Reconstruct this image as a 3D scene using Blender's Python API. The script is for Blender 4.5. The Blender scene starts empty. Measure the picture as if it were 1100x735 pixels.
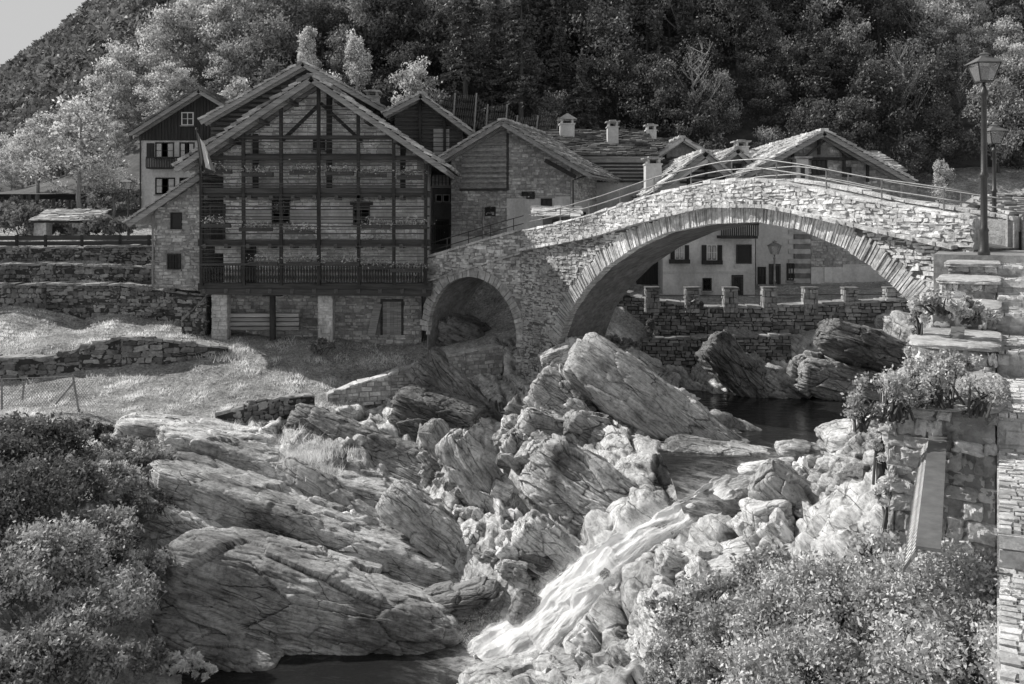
import bpy, math, random
import numpy as np
from mathutils import Matrix, Vector
random.seed(7)
rng = np.random.default_rng(11)
SC = bpy.context.scene
COL = SC.collection
F = 1000.0      # focal length in photo pixels (photo is 1100 wide), eye at the origin
HY = 235.0      # horizon row
def P(px, py, Y): return np.array([(px-550.0)*Y/F, Y, (HY-py)*Y/F])
def U(v):
    v = np.asarray(v, float); return v/max(1e-9, np.linalg.norm(v))

# ------------------------------------------------------------------ noise
def _h(ix, iy, iz, s):
    n = (ix.astype(np.int64)*73856093) ^ (iy.astype(np.int64)*19349663) ^ (iz.astype(np.int64)*83492791) ^ (s*2654435761)
    n = (n ^ (n >> 13)) & 0xffffffff
    n = (n*1274126177) & 0xffffffff
    n = (n ^ (n >> 16)) & 0xffffffff
    n = (n*2246822519) & 0xffffffff
    return ((n ^ (n >> 15)) & 0xffffff)/float(0xffffff)
def vnoise(p, s=0):
    i = np.floor(p).astype(np.int64); f = p-i; f = f*f*(3-2*f)
    r = 0
    for dx in (0, 1):
        wx = f[:, 0] if dx else 1-f[:, 0]
        for dy in (0, 1):
            wy = f[:, 1] if dy else 1-f[:, 1]
            for dz in (0, 1):
                wz = f[:, 2] if dz else 1-f[:, 2]
                r = r+wx*wy*wz*_h(i[:, 0]+dx, i[:, 1]+dy, i[:, 2]+dz, s)
    return r*2-1
def fbm(p, o=4, s=0, g=.5):
    r = 0; a = 1.0; t = 0
    for k in range(o):
        r = r+a*vnoise(p*(2.03**k)+k*17.3, s+k); t += a; a *= g
    return r/t
def facets(p, s=0, g=.6):
    """one tilted plane per irregular cell, with a groove between cells"""
    i = np.floor(p).astype(np.int64); n = len(p)
    d1 = np.full(n, 9.); d2 = np.full(n, 9.); val = np.zeros(n)
    for dx in (-1, 0, 1):
        for dy in (-1, 0, 1):
            for dz in (-1, 0, 1):
                cx, cy, cz = i[:, 0]+dx, i[:, 1]+dy, i[:, 2]+dz
                q = np.stack([cx+.1+.8*_h(cx, cy, cz, s), cy+.1+.8*_h(cx, cy, cz, s+1), cz+.1+.8*_h(cx, cy, cz, s+2)], 1)
                e = p-q; d = np.sqrt((e*e).sum(1))
                v = (_h(cx, cy, cz, s+3)*2-1)+g*((_h(cx, cy, cz, s+4)*2-1)*e[:, 0]+(_h(cx, cy, cz, s+5)*2-1)*e[:, 1]+(_h(cx, cy, cz, s+6)*2-1)*e[:, 2])*2
                c = d < d1
                d2 = np.where(c, d1, np.minimum(d2, d)); val = np.where(c, v, val); d1 = np.where(c, d, d1)
    return val, d2-d1

# ------------------------------------------------------------------ mesh building
MW = {}     # world matrices of roots (known before the depsgraph runs)
def link(name, me, m, parent=None):
    o = bpy.data.objects.new(name, me); COL.objects.link(o)
    if m is not None: me.materials.append(m)
    if parent is not None: o.parent = parent
    MW[o.name] = MW[parent.name] if parent is not None else np.eye(4)
    return o
def to_local(V, parent):
    if parent is None: return V
    M = np.linalg.inv(MW[parent.name])
    return V@M[:3, :3].T+M[:3, 3]
def npmesh(name, V, Q, tone=None, smooth=False, uv=None, rp=None):
    me = bpy.data.meshes.new(name)
    V = np.asarray(V, np.float32); Q = np.asarray(Q, np.int32); k = Q.shape[1]
    me.vertices.add(len(V)); me.vertices.foreach_set('co', V.ravel())
    me.loops.add(Q.size); me.loops.foreach_set('vertex_index', Q.ravel())
    me.polygons.add(len(Q)); me.polygons.foreach_set('loop_start', np.arange(0, Q.size, k, dtype=np.int32))
    if smooth: me.polygons.foreach_set('use_smooth', np.ones(len(Q), bool))
    if tone is not None:
        a = me.attributes.new('tone', 'FLOAT', 'POINT'); a.data.foreach_set('value', np.asarray(tone, np.float32))
    if uv is not None:
        l = me.uv_layers.new(name='uv'); l.data.foreach_set('uv', np.asarray(uv, np.float32)[Q.ravel()].ravel())
    if rp is not None:
        a = me.attributes.new('rp', 'FLOAT_VECTOR', 'POINT'); a.data.foreach_set('vector', np.asarray(rp, np.float32).ravel())
    me.update(calc_edges=True); me.validate()
    return me
class MB:
    def __init__(s): s.v = []; s.f = []; s.t = []; s.n = 0
    def add(s, V, Fs, tone=.5):
        V = np.asarray(V, float)
        s.v.append(V); s.f += [tuple(int(i)+s.n for i in f) for f in Fs]; s.t.append(np.full(len(V), tone)); s.n += len(V)
    BOXF = ((0,3,2,1),(4,5,6,7),(0,1,5,4),(1,2,6,5),(2,3,7,6),(3,0,4,7))
    def hexa(s, c8, tone=.5): s.add(c8, s.BOXF, tone)
    def box(s, c, ax, tone=.5, jit=0):
        """centre, three half-axis vectors"""
        c = np.asarray(c, float); a, b, d = [np.asarray(x, float) for x in ax]
        V = np.array([c-a-b-d, c+a-b-d, c+a+b-d, c-a+b-d, c-a-b+d, c+a-b+d, c+a+b+d, c-a+b+d])
        if jit: V = V+rng.uniform(-1, 1, V.shape)*jit
        s.add(V, s.BOXF, tone)
    def bx(s, x0, x1, y0, y1, z0, z1, tone=.5, jit=0, fr=None):
        V = np.array([(x0,y0,z0),(x1,y0,z0),(x1,y1,z0),(x0,y1,z0),(x0,y0,z1),(x1,y0,z1),(x1,y1,z1),(x0,y1,z1)], float)
        if jit: V = V+rng.uniform(-1, 1, V.shape)*jit
        if fr is not None: V = fr(V)
        s.add(V, s.BOXF, tone)
    def bar(s, a, b, w, h=None, tone=.5, up=(0,0,1)):
        a = np.asarray(a, float); b = np.asarray(b, float); h = h or w
        d = U(b-a); sd = np.cross(d, up)
        if np.linalg.norm(sd) < 1e-3: sd = np.cross(d, (0,1,0))
        sd = U(sd); u = U(np.cross(sd, d))
        s.box((a+b)/2, ((b-a)/2, sd*w/2, u*h/2), tone)
    def tube(s, pts, rad, n=8, tone=.5, cap=True):
        pts = [np.asarray(p, float) for p in pts]
        if np.isscalar(rad): rad = [rad]*len(pts)
        V = []; ref = np.array([.31, .87, .12])
        for i, p in enumerate(pts):
            d = U(pts[min(i+1, len(pts)-1)]-pts[max(i-1, 0)])
            x = U(np.cross(d, ref)) if abs(np.dot(d, U(ref))) < .95 else U(np.cross(d, (1,0,0))); y = np.cross(d, x)
            for k in range(n):
                a = 2*math.pi*k/n; V.append(p+(x*math.cos(a)+y*math.sin(a))*rad[i])
        Fs = [(i*n+k, i*n+(k+1)%n, (i+1)*n+(k+1)%n, (i+1)*n+k) for i in range(len(pts)-1) for k in range(n)]
        if cap: Fs += [tuple(range(n))[::-1], tuple((len(pts)-1)*n+k for k in range(n))]
        s.add(V, Fs, tone)
    def lathe(s, c, prof, n=14, tone=.5):
        s.tube([np.asarray(c, float)+(0,0,z) for r, z in prof], [r for r, z in prof], n, tone)
    def build(s, name, m, parent=None, smooth=False):
        V = np.concatenate(s.v) if s.v else np.zeros((0,3))
        V = to_local(V, parent)
        me = bpy.data.meshes.new(name); me.from_pydata(V.tolist(), [], s.f)
        a = me.attributes.new('tone', 'FLOAT', 'POINT'); a.data.foreach_set('value', np.concatenate(s.t).astype(np.float32))
        if smooth: me.polygons.foreach_set('use_smooth', np.ones(len(me.polygons), bool))
        me.update()
        return link(name, me, m, parent)
def npobj(name, V, Q, m, parent=None, **k):
    return link(name, npmesh(name, to_local(np.asarray(V, float), parent), Q, **k), m, parent)
def empty(name, loc, rz=0):
    o = bpy.data.objects.new(name, None); COL.objects.link(o); o.location = [float(c) for c in loc]; o.rotation_euler = (0,0,rz)
    o.empty_display_size = .3
    M = np.eye(4); c, s_ = math.cos(rz), math.sin(rz); M[:2, :2] = [[c,-s_],[s_,c]]; M[:3, 3] = loc; MW[o.name] = M
    return o
def tag(o, label, cat, group=None):
    o['label'] = label; o['category'] = cat
    if group: o['group'] = group
    return o
def thing(name, label, cat, loc, rz=0, group=None): return tag(empty(name, loc, rz), label, cat, group)
def kind(o, k): o['kind'] = k; return o
def copy_tree(o, parent=None, scale=None):
    c = o.copy(); COL.objects.link(c); MW[c.name] = MW[o.name]
    if parent is not None: c.parent = parent
    for ch in list(o.children): copy_tree(ch, c)
    return c
def grid_quads(nu, nv):
    i = np.arange(nu-1)[:, None]*nv+np.arange(nv-1)[None, :]
    return np.stack([i, i+nv, i+nv+1, i+1], -1).reshape(-1, 4)

# ------------------------------------------------------------------ materials
def g3(v): return (v, v, v, 1)
class MT:
    def __init__(s, name):
        s.m = bpy.data.materials.new(name); s.m.use_nodes = True; s.nt = s.m.node_tree; s.N = s.nt.nodes; s.L = s.nt.links
        s.b = s.N['Principled BSDF']; s.out = s.N['Material Output']
        s.b.inputs['Specular IOR Level'].default_value = .25
    def n(s, t, **k):
        o = s.N.new(t)
        for a, v in k.items():
            if a[0] == '_': o.inputs[a[1:].replace('_', ' ')].default_value = v
            else: setattr(o, a, v)
        return o
    def l(s, a, b): s.L.new(a, b)
    def math(s, op, a, b=None):
        o = s.n('ShaderNodeMath', operation=op)
        for i, x in enumerate((a, b)):
            if x is None: continue
            if isinstance(x, (int, float)): o.inputs[i].default_value = x
            else: s.l(x, o.inputs[i])
        return o.outputs[0]
    def ramp(s, x, pts):
        r = s.n('ShaderNodeValToRGB'); e = r.color_ramp.elements
        e[0].position, e[0].color = pts[0][0], g3(pts[0][1]); e[1].position, e[1].color = pts[-1][0], g3(pts[-1][1])
        for p, c in pts[1:-1]:
            q = e.new(p); q.color = g3(c)
        s.l(x, r.inputs[0]); return r.outputs[0]
    def coord(s, scale=(1,1,1), rot=(0,0,0)):
        c = s.n('ShaderNodeNewGeometry'); mp = s.n('ShaderNodeMapping'); mp.inputs['Scale'].default_value = scale; 
        if rot != (0,0,0):
            m0 = s.n('ShaderNodeMapping'); m0.inputs['Rotation'].default_value = rot; s.l(c.outputs['Position'], m0.inputs[0]); s.l(m0.outputs[0], mp.inputs[0])
        else: s.l(c.outputs['Position'], mp.inputs[0])
        return mp.outputs[0]
    def noise(s, v, scale, detail=6, rough=.6):
        o = s.n('ShaderNodeTexNoise', _Scale=scale, _Detail=detail, _Roughness=rough); s.l(v, o.inputs['Vector']); return o.outputs['Fac']
    def vor(s, v, scale, feature='DISTANCE_TO_EDGE'):
        o = s.n('ShaderNodeTexVoronoi', feature=feature, _Scale=scale); s.l(v, o.inputs['Vector']); return o.outputs[0]
    def tone(s):
        return s.n('ShaderNodeAttribute', attribute_name='tone').outputs['Fac']
    def finish(s, col, height=None, dist=.03, rough=.85, strength=1.0):
        if isinstance(col, (int, float)): s.b.inputs['Base Color'].default_value = g3(col)
        else: s.l(col, s.b.inputs['Base Color'])
        s.b.inputs['Roughness'].default_value = rough
        if height is not None:
            b = s.n('ShaderNodeBump', _Distance=dist, _Strength=strength); s.l(height, b.inputs['Height']); s.l(b.outputs[0], s.b.inputs['Normal'])
        return s.m
def mix(t, f, a, b):
    """f*b + (1-f)*a on scalars"""
    return t.math('ADD', t.math('MULTIPLY', f, b) if not isinstance(b, (int, float)) else t.math('MULTIPLY', f, b), t.math('MULTIPLY', t.math('SUBTRACT', 1.0, f), a))
def stone_mat(name, base, tv=.9, rough=.9, ns=5, bump=.02):
    """base tone x per-stone tone x patches"""
    t = MT(name); v = t.coord()
    a = t.ramp(t.noise(v, .7, 4), [(.3, .6), (.7, 1.25)])
    b = t.ramp(t.noise(v, ns, 6, .7), [(.3, .55), (.7, 1.35)])
    k = t.math('ADD', t.math('MULTIPLY', t.tone(), tv), 1-tv*.5)
    c = t.math('MULTIPLY', t.math('MULTIPLY', a, b), t.math('MULTIPLY', k, base))
    return t.finish(c, t.noise(v, ns*2.5, 8, .75), bump, rough)
def wood_mat(name, base, axis=2, tv=.7, bump=.008):
    t = MT(name); sc = [14, 14, 14]; sc[axis] = .9
    v = t.coord(tuple(sc))
    b = t.ramp(t.noise(v, 1, 5, .7), [(.3, .5), (.72, 1.5)])
    k = t.math('ADD', t.math('MULTIPLY', t.tone(), tv), 1-tv*.5)
    return t.finish(t.math('MULTIPLY', b, t.math('MULTIPLY', k, base)), t.noise(v, 1.5, 6, .7), bump, .8)
def plain_mat(name, base, rough=.6, metal=0, var=.15, bump=.003, ns=6):
    t = MT(name); v = t.coord()
    c = t.math('MULTIPLY', t.ramp(t.noise(v, ns, 5, .65), [(.3, 1-var), (.7, 1+var)]), base)
    t.b.inputs['Metallic'].default_value = metal
    return t.finish(c, t.noise(v, ns*6, 4), bump, rough)
def plaster_mat(name, base, dirt=.35):
    t = MT(name); v = t.coord((1,1,.45))
    a = t.ramp(t.noise(v, .9, 6, .7), [(.3, 1-dirt), (.65, 1.1)])
    b = t.ramp(t.noise(t.coord(), 7, 6, .7), [(.3, .82), (.7, 1.12)])
    return t.finish(t.math('MULTIPLY', t.math('MULTIPLY', a, b), base), t.noise(t.coord(), 9, 7, .7), .012, .92)
def leaf_mat(name, base, tr=.3, tv=1.3):
    t = MT(name)
    k = t.math('MAXIMUM', t.math('ADD', t.math('MULTIPLY', t.tone(), tv), 1-tv*.5), .12)
    c = t.math('MULTIPLY', k, base)
    d = t.n('ShaderNodeBsdfDiffuse'); q = t.n('ShaderNodeBsdfTranslucent'); gl = t.n('ShaderNodeBsdfGlossy', _Roughness=.45, _Color=g3(.35))
    t.l(c, d.inputs[0]); t.l(c, q.inputs[0])
    m1 = t.n('ShaderNodeMixShader', _Fac=tr); t.l(d.outputs[0], m1.inputs[1]); t.l(q.outputs[0], m1.inputs[2])
    m2 = t.n('ShaderNodeMixShader', _Fac=.06); t.l(m1.outputs[0], m2.inputs[1]); t.l(gl.outputs[0], m2.inputs[2])
    t.l(m2.outputs[0], t.out.inputs['Surface'])
    return t.m
def rock_mat(name, base, rot=(0,0,0), k=1.0, lichen=.5, ground=False):
    """bedding follows the 'rp' frame of each rock: x along the slab, z across the beds"""
    t = MT(name); v = t.coord()
    at_ = t.n('ShaderNodeAttribute', attribute_name='rp').outputs['Vector']
    def sc(*q):
        mp = t.n('ShaderNodeMapping'); mp.inputs['Scale'].default_value = q; t.l(at_, mp.inputs[0]); return mp.outputs[0]
    a = t.ramp(t.noise(v, .5, 7, .66), [(.36, .38), (.5, .9), (.62, 1.12)])
    b = t.ramp(t.noise(sc(.6, .9, 2.6), 1.0, 10, .76), [(.36, .42), (.48, .92), (.66, 1.2)])
    c = t.ramp(t.noise(sc(.35, 1.2, 13), 1.0, 5, .7), [(.33, .72), (.48, 1.0), (.7, 1.1)])
    sp = t.ramp(t.noise(v, 7, 7, .78), [(.34, 1-lichen), (.5, 1.0), (.68, 1.2)])
    def fract(q_, k_, wd_, msk):
        nz = t.n('ShaderNodeTexNoise', _Scale=1.1, _Detail=5.0); t.l(v, nz.inputs['Vector'])
        vm = t.n('ShaderNodeVectorMath', operation='MULTIPLY_ADD'); t.l(nz.outputs['Color'], vm.inputs[0]); vm.inputs[1].default_value = (.38,.38,.38); t.l(sc(*q_), vm.inputs[2])
        vo = t.n('ShaderNodeTexVoronoi', feature='DISTANCE_TO_EDGE', _Scale=k_); t.l(vm.outputs[0], vo.inputs['Vector'])
        ln = t.ramp(vo.outputs[0], [(0, 1), (wd_, 0)])
        return t.math('SUBTRACT', 1.0, t.math('MULTIPLY', ln, t.ramp(t.noise(v, msk, 3), [(.48, 0), (.58, .85)])))
    jt = t.math('MULTIPLY', fract((.28, .7, 1.5), 1.0, .02, .6), fract((.7, 1.3, 3.0), 1.3, .022, .9))
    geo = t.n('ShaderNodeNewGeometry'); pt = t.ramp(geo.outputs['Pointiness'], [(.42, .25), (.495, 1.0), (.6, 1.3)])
    tn = t.math('ADD', t.math('MULTIPLY', t.tone(), 1.1), .45)
    if ground: tn = t.math('ADD', 0.97, 0.0)
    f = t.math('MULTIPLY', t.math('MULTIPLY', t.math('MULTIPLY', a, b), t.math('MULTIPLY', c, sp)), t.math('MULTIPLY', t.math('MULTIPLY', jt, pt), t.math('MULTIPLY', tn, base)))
    h = t.math('ADD', t.math('ADD', t.noise(sc(.6, 1.4, 5.5), 1.0, 10, .76), t.math('MULTIPLY', t.noise(sc(.4, 1.5, 16), 1.0, 5, .7), .45)), t.math('ADD', t.math('MULTIPLY', t.noise(v, 6, 9, .78), .6), t.math('MULTIPLY', jt, .3)))
    if ground: return t, f, h
    return t.finish(f, h, .13*k, .8)
M = {}
ROT = (math.radians(0), math.radians(34), math.radians(12))
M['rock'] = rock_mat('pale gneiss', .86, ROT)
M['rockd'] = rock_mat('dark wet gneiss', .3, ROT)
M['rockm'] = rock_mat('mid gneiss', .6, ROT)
M['drystone'] = stone_mat('dry stone', .28, 1.2, bump=.04)
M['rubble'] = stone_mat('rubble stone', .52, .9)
M['rubble_d'] = stone_mat('shade darkened rubble', .26, 1.1)  # rubble darkened in colour to carry the shade on road wall, pillars and vault
M['pale_stone'] = stone_mat('pale bridge stone', .78, .8, ns=6, bump=.06)
M['mortar'] = stone_mat('mortar', .36, 0, ns=6, bump=.03)
M['mortar_dark'] = stone_mat('earth filled joints', .06, 0, ns=6)
M['roof'] = stone_mat('stone roof slabs', .45, 1.1, ns=3, bump=.015)
M['roofd'] = stone_mat('dark roof slabs', .16, 1.1, ns=3, bump=.015)
M['wood'] = wood_mat('old dark timber upright', .045, 2)
M['woodx'] = wood_mat('old dark timber level', .07, 0)
M['woodl'] = wood_mat('grey weathered boards', .32, 0)
M['bmortar'] = stone_mat('pale lime mortar', .55, 0, ns=7, bump=.05)
M['woody'] = wood_mat('dark rafters', .1, 1)
M['plaster'] = plaster_mat('old pale plaster', .72)
M['plaster_w'] = plaster_mat('white plaster', .6, .2)
M['plaster_g'] = plaster_mat('grey plaster', .22, .4)
M['white'] = plain_mat('white paint', .75, .6)
M['metal'] = plain_mat('dark grey painted metal', .07, .4, .3)
M['metal_l'] = plain_mat('weathered steel', .26, .42, .5, .25)
M['glass'] = plain_mat('dark window glass', .03, .12, 0)
M['grille'] = plain_mat('black iron', .03, .5, .3)
M['bark'] = wood_mat('bark', .09, 2)
M['barkl'] = wood_mat('pale bark', .3, 2)
M['lf_dark'] = leaf_mat('dark leaves', .17, .35)
M['lf_mid'] = leaf_mat('mid leaves', .36)
M['lf_light'] = leaf_mat('light autumn leaves', .62, .45, 1.6)
M['lf_con'] = leaf_mat('conifer needles', .14, .1)
M['lf_bush'] = leaf_mat('bush leaves', .5, .25, 2.0)
M['lf_bushd'] = leaf_mat('dark bush leaves', .36, .25, 1.9)  # darker leaf tone for the left bank thickets
M['grass'] = leaf_mat('dry grass', .68, .4)
M['flower'] = leaf_mat('pale flowers', .6, .3, 1.0)

# ------------------------------------------------------------------ camera, sun, sky
cam = bpy.data.objects.new('camera', bpy.data.cameras.new('camera')); COL.objects.link(cam)
cam.location = (0,0,0); cam.rotation_euler = (math.radians(90), 0, 0)
cam.data.sensor_width = 36; cam.data.lens = 36*F/1100; cam.data.shift_y = -(367.5-HY)/1100
cam.data.clip_start = .1; cam.data.clip_end = 5000
SC.camera = cam
SUN = U((-.92, .37, 0)); EL = math.radians(38)
sv = np.array([SUN[0]*math.cos(EL), SUN[1]*math.cos(EL), math.sin(EL)])
sl = bpy.data.lights.new('sun', 'SUN'); sl.energy = 5.0; sl.angle = math.radians(.5); sl.color = (1, .985, .96)
so = bpy.data.objects.new('sun', sl); COL.objects.link(so)
so.rotation_euler = Vector(sv.tolist()).to_track_quat('Z', 'Y').to_euler()
w = bpy.data.worlds.new('World'); SC.world = w; w.use_nodes = True; nt = w.node_tree
sky = nt.nodes.new('ShaderNodeTexSky'); sky.sky_type = 'NISHITA'; sky.sun_disc = False
sky.sun_elevation = EL; sky.sun_rotation = math.atan2(sv[0], sv[1]); sky.dust_density = .3; sky.air_density = 1.15
bw = nt.nodes.new('ShaderNodeVectorMath'); bw.operation = 'DOT_PRODUCT'; bw.inputs[1].default_value = (.33, .33, .34); bg = nt.nodes['Background']; bg.inputs['Strength'].default_value = .135
nt.links.new(sky.outputs[0], bw.inputs[0]); cap_ = nt.nodes.new('ShaderNodeMath'); cap_.operation = 'MINIMUM'; cap_.inputs[1].default_value = 4.3
nt.links.new(bw.outputs['Value'], cap_.inputs[0]); nt.links.new(cap_.outputs[0], bg.inputs['Color'])
SC.view_settings.view_transform = 'Standard'; SC.view_settings.look = 'None'; SC.view_settings.exposure = 0
SC.cycles.max_bounces = 5; SC.cycles.transparent_max_bounces = 4
SC.cycles.use_adaptive_sampling = True
# ================================================================== TERRAIN
WZ_TOP = -7.15; WZ_LOW = -10.75      # river level above and below the cascade
pts = []
def C(*a):
    for p in a: pts.append(P(*p))
def W(*a):
    for p in a: pts.append(np.array(p, float))
# left bank terraces: behind the dry stone walls and down the grass
for x in (-34, -27, -20):
    W((x,62,.3),(x,52,-1.2),(x,48.6,-1.5),(x,47.0,-2.4),(x,46.2,-2.45),(x,45.0,-3.3),(x,44.5,-3.2),(x,43.2,-5.0),(x,39.4,-5.4),(x,38.1,-6.6))
C((0,450,33),(60,450,32),(120,440,34),(200,430,35.5),(250,400,38),(300,385,39.5),(345,380,40),(330,400,38.5),(400,410,38.8),(300,430,36),(400,435,37),(430,400,39.5))
W((-17,43.2,-4.6),(-14.5,42.6,-4.9),(-14.5,48,-4.6),(-10,44,-5.2),(-6,44,-5.5),(-13,41,-5.3),(-8,41.5,-5.35),(-9,48,-5),(-4,47,-3))
# bushy bank, left
C((0,520,27),(0,600,23),(0,735,19.5),(80,520,28),(90,600,24),(80,735,20.2),(150,500,29.5),(150,570,26),(150,650,23.2),(170,735,21))
# big left outcrop, sunny back and dark front
C((200,458,32.5),(270,470,32),(330,478,31.5),(170,500,30),(250,510,30),(330,520,29.8),(400,500,31),(250,560,27),(330,560,28),(400,570,27.2),(300,590,25.8),(380,600,25.6),(440,560,28.5),(430,480,32),(460,600,25.8))
C((230,680,24.6),(300,690,25),(380,695,25.1),(470,705,24.8),(240,725,22.8),(320,738,23.3),(420,738,23.4))
# river bed below the cascade
W((-9,20,-11.6),(-6,21.6,-11.6),(-3,22.4,-11.5),(-1.4,22.9,-11.3),(-.4,22.9,-11.1),(-4,20,-11.6),(-10,18,-12))
# gully and slabs in the middle
C((450,450,35),(470,480,33),(450,520,30),(510,440,36),(520,480,32.5),(480,560,27.5),(500,620,25.6),(540,520,29.2),(580,560,27),(600,610,25.4),(560,600,25.8),(550,640,24.6))
C((420,450,35.5),(540,420,37.5),(500,400,38.5),(470,400,39.5),(500,370,41),(500,350,44))
# rock carrying the bridge
C((606,362,36.2),(575,448,36.2),(560,472,33),(600,470,31.2),(640,420,33.4),(640,378,35.4),(620,520,27.8),(650,500,28.4),(690,520,27.2),(700,480,29),(700,410,33.5),(740,440,32.2),(760,470,30.2),(790,466,30.6),(650,560,25.6),(690,545,25.6),(640,350,39),(690,400,38))
# cascade bed and right bank
W((4.9,24.8,-7.75),(3.6,24,-8.25),(2.6,23.8,-8.9),(1.7,23.6,-9.8),(.6,23.4,-10.6))
C((700,600,22.6),(680,640,21.9),(740,590,22.3),(790,590,21.6),(840,560,22),(640,690,21.3),(600,712,21.2),(700,700,20.4),(620,735,20),(560,760,19.6),(800,650,18.5),(760,735,16.5),(850,600,20))
# upper pool bed
W((9.3,36.5,-8.2),(11,34,-8.2),(12,31,-8.3),(9.5,30,-8.2),(8.5,28.5,-8),(7.3,27.2,-7.9),(6,26.2,-7.75),(8,26.4,-7.6),(13,37,-8),(18,37,-8))
# right gravel bank, stones, piers
C((860,510,25.6),(900,500,25),(930,475,25.5),(900,540,22),(940,520,20),(950,470,24),(900,600,17),(960,600,13),(1000,640,11),(1060,640,10),(1000,560,14))
C((950,450,27),(980,420,26),(990,390,24.5),(1000,360,23.8))
W((13.5,30,-6.6),(15.5,28,-4.5),(14,26,-3.8),(18,30,-3.5),(14,20,-3.6),(20,20,-2),(22,28,-2.5),(8,9,-3.6),(3,8,-4.8),(0,10,-6),(-6,12,-8),(-12,14,-9.5),(0,16,-8),(8,4,-2.6),(2,3,-3.2),(-4,6,-5.5),(-14,6,-8))
# far bank of the pool
W((6.5,40.5,-6.4),(9,39.6,-6.6),(12,39,-6.9),(15,38.5,-6.4),(18,38,-5.4),(5,38.6,-6.9),(7,38,-7.2),(17.5,39.5,-4.4))
W((5,41.8,-3.9),(10,41.8,-3.9),(16,41.8,-3.8),(22,41,-3.3),(5,46,-3.9),(12,46,-3.9),(20,46,-3.6),(28,44,-2.5),(28,34,-2.5),(0,46,-2),(0,52,-.5),(10,54,-2),(22,54,-1.5),(32,54,-.5),(-10,55,-.2),(0,62,3),(12,62,2.5),(30,62,3),(-12,62,2.5),(34,30,0),(34,20,0),(34,8,0))
pts = np.array(pts)
def solve_rbf(p):
    d = np.linalg.norm(p[:, None, :2]-p[None, :, :2], axis=2)
    n = len(p); A = np.zeros((n+3, n+3)); A[:n, :n] = d+np.eye(n)*-.05
    A[:n, n] = 1; A[:n, n+1:n+3] = p[:, :2]; A[n:, :n] = A[:n, n:].T
    b = np.zeros(n+3); b[:n] = p[:, 2]
    return np.linalg.solve(A, b)
RB = solve_rbf(pts)
def base_h(X, Y):
    X = np.asarray(X, float); sh = X.shape; X = X.ravel(); Y = np.asarray(Y, float).ravel(); r = np.zeros(len(X))
    for i in range(0, len(X), 20000):
        x, y = X[i:i+20000], Y[i:i+20000]
        d = np.sqrt((x[:, None]-pts[None, :, 0])**2+(y[:, None]-pts[None, :, 1])**2)
        r[i:i+20000] = d@RB[:len(pts)]+RB[-3]+RB[-2]*x+RB[-1]*y
    return r.reshape(sh)
def sstep(a, b, x):
    t = np.clip((x-a)/(b-a), 0, 1); return t*t*(3-2*t)
E1 = U((.78,-.25,-.55)); E2 = U(np.cross(E1, (0,1,.25))); E3 = np.cross(E1, E2)   # along the slabs, across them, sideways
EB = np.stack([E1, E3, E2], 0)
def beds(z_, q, s, h):
    w_ = z_/h+fbm(q*.55, 3, s+70)*1.6
    i = np.floor(w_).astype(np.int64); f = w_-i; o = np.zeros_like(i)
    a, b = _h(i, o, o, s+80), _h(i+1, o, o, s+80)
    t_ = sstep(.86, 1.0, f)
    return (a*(1-t_)+b*t_)*2-1
def strata(p, s=0, k=1.0):
    q = p@EB.T
    a, ea = facets(q/np.array([3.2,1.5,.9])+fbm(q*.6, 2, s)[:, None]*.25, s)
    b, eb = facets(q/np.array([1.3,.6,.33])+9.1, s+20)
    c, ec = facets(q/np.array([.5,.26,.13])+3.1, s+40)
    gr = -np.exp(-(ea/.06)**2)*.30-np.exp(-(eb/.09)**2)*.07
    return k*(a*.26+b*.075+c*.022+gr*.5+beds(q[:, 2], q, s, .42)*.15+beds(q[:, 2], q, s+3, .15)*.05+fbm(q*np.array([.3,.8,2]), 4, s)*.12+fbm(q*6, 2, s+5)*.015)
def rock_mask(X, Y):
    """1 on bare rock, 0 on soil and grass"""
    px = X/Y*F+550
    edge = np.interp(px, [-200,60,150,200,260,330,400,470,560,2000], [19,22,27,33.3,33.6,34,37.6,41,60,60])   # rock starts nearer than this depth
    m = 1-sstep(edge-.7, edge+.7, Y)
    m *= np.where(px < 210, sstep(90, 200, px+ (Y-26)*9), 1)
    m *= 1-sstep(40.4, 41.2, Y)
    return m
xs = np.concatenate([np.arange(-40,-13,.22), np.arange(-13,13,.1), np.arange(13,40,.2)])
ys = np.concatenate([np.arange(2,17,.2), np.arange(17,41,.1), np.arange(41,64,.3)])
GX, GY = np.meshgrid(xs, ys, indexing='ij')
H0 = base_h(GX, GY)
gy, gx = np.gradient(H0, xs, ys, edge_order=1)[1], np.gradient(H0, xs, ys, edge_order=1)[0]
n = np.stack([-gx, -gy, np.ones_like(gx)], -1).reshape(-1, 3); n /= np.linalg.norm(n, axis=1)[:, None]
V = np.stack([GX, GY, H0], -1).reshape(-1, 3)
rm = rock_mask(V[:, 0], V[:, 1])
dr = strata(V, 3); 
dg = fbm(V*.7, 4, 5)*.16+fbm(V*4, 3, 9)*.05
V = V+n*(rm*dr+(1-rm)*dg)[:, None]
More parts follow.
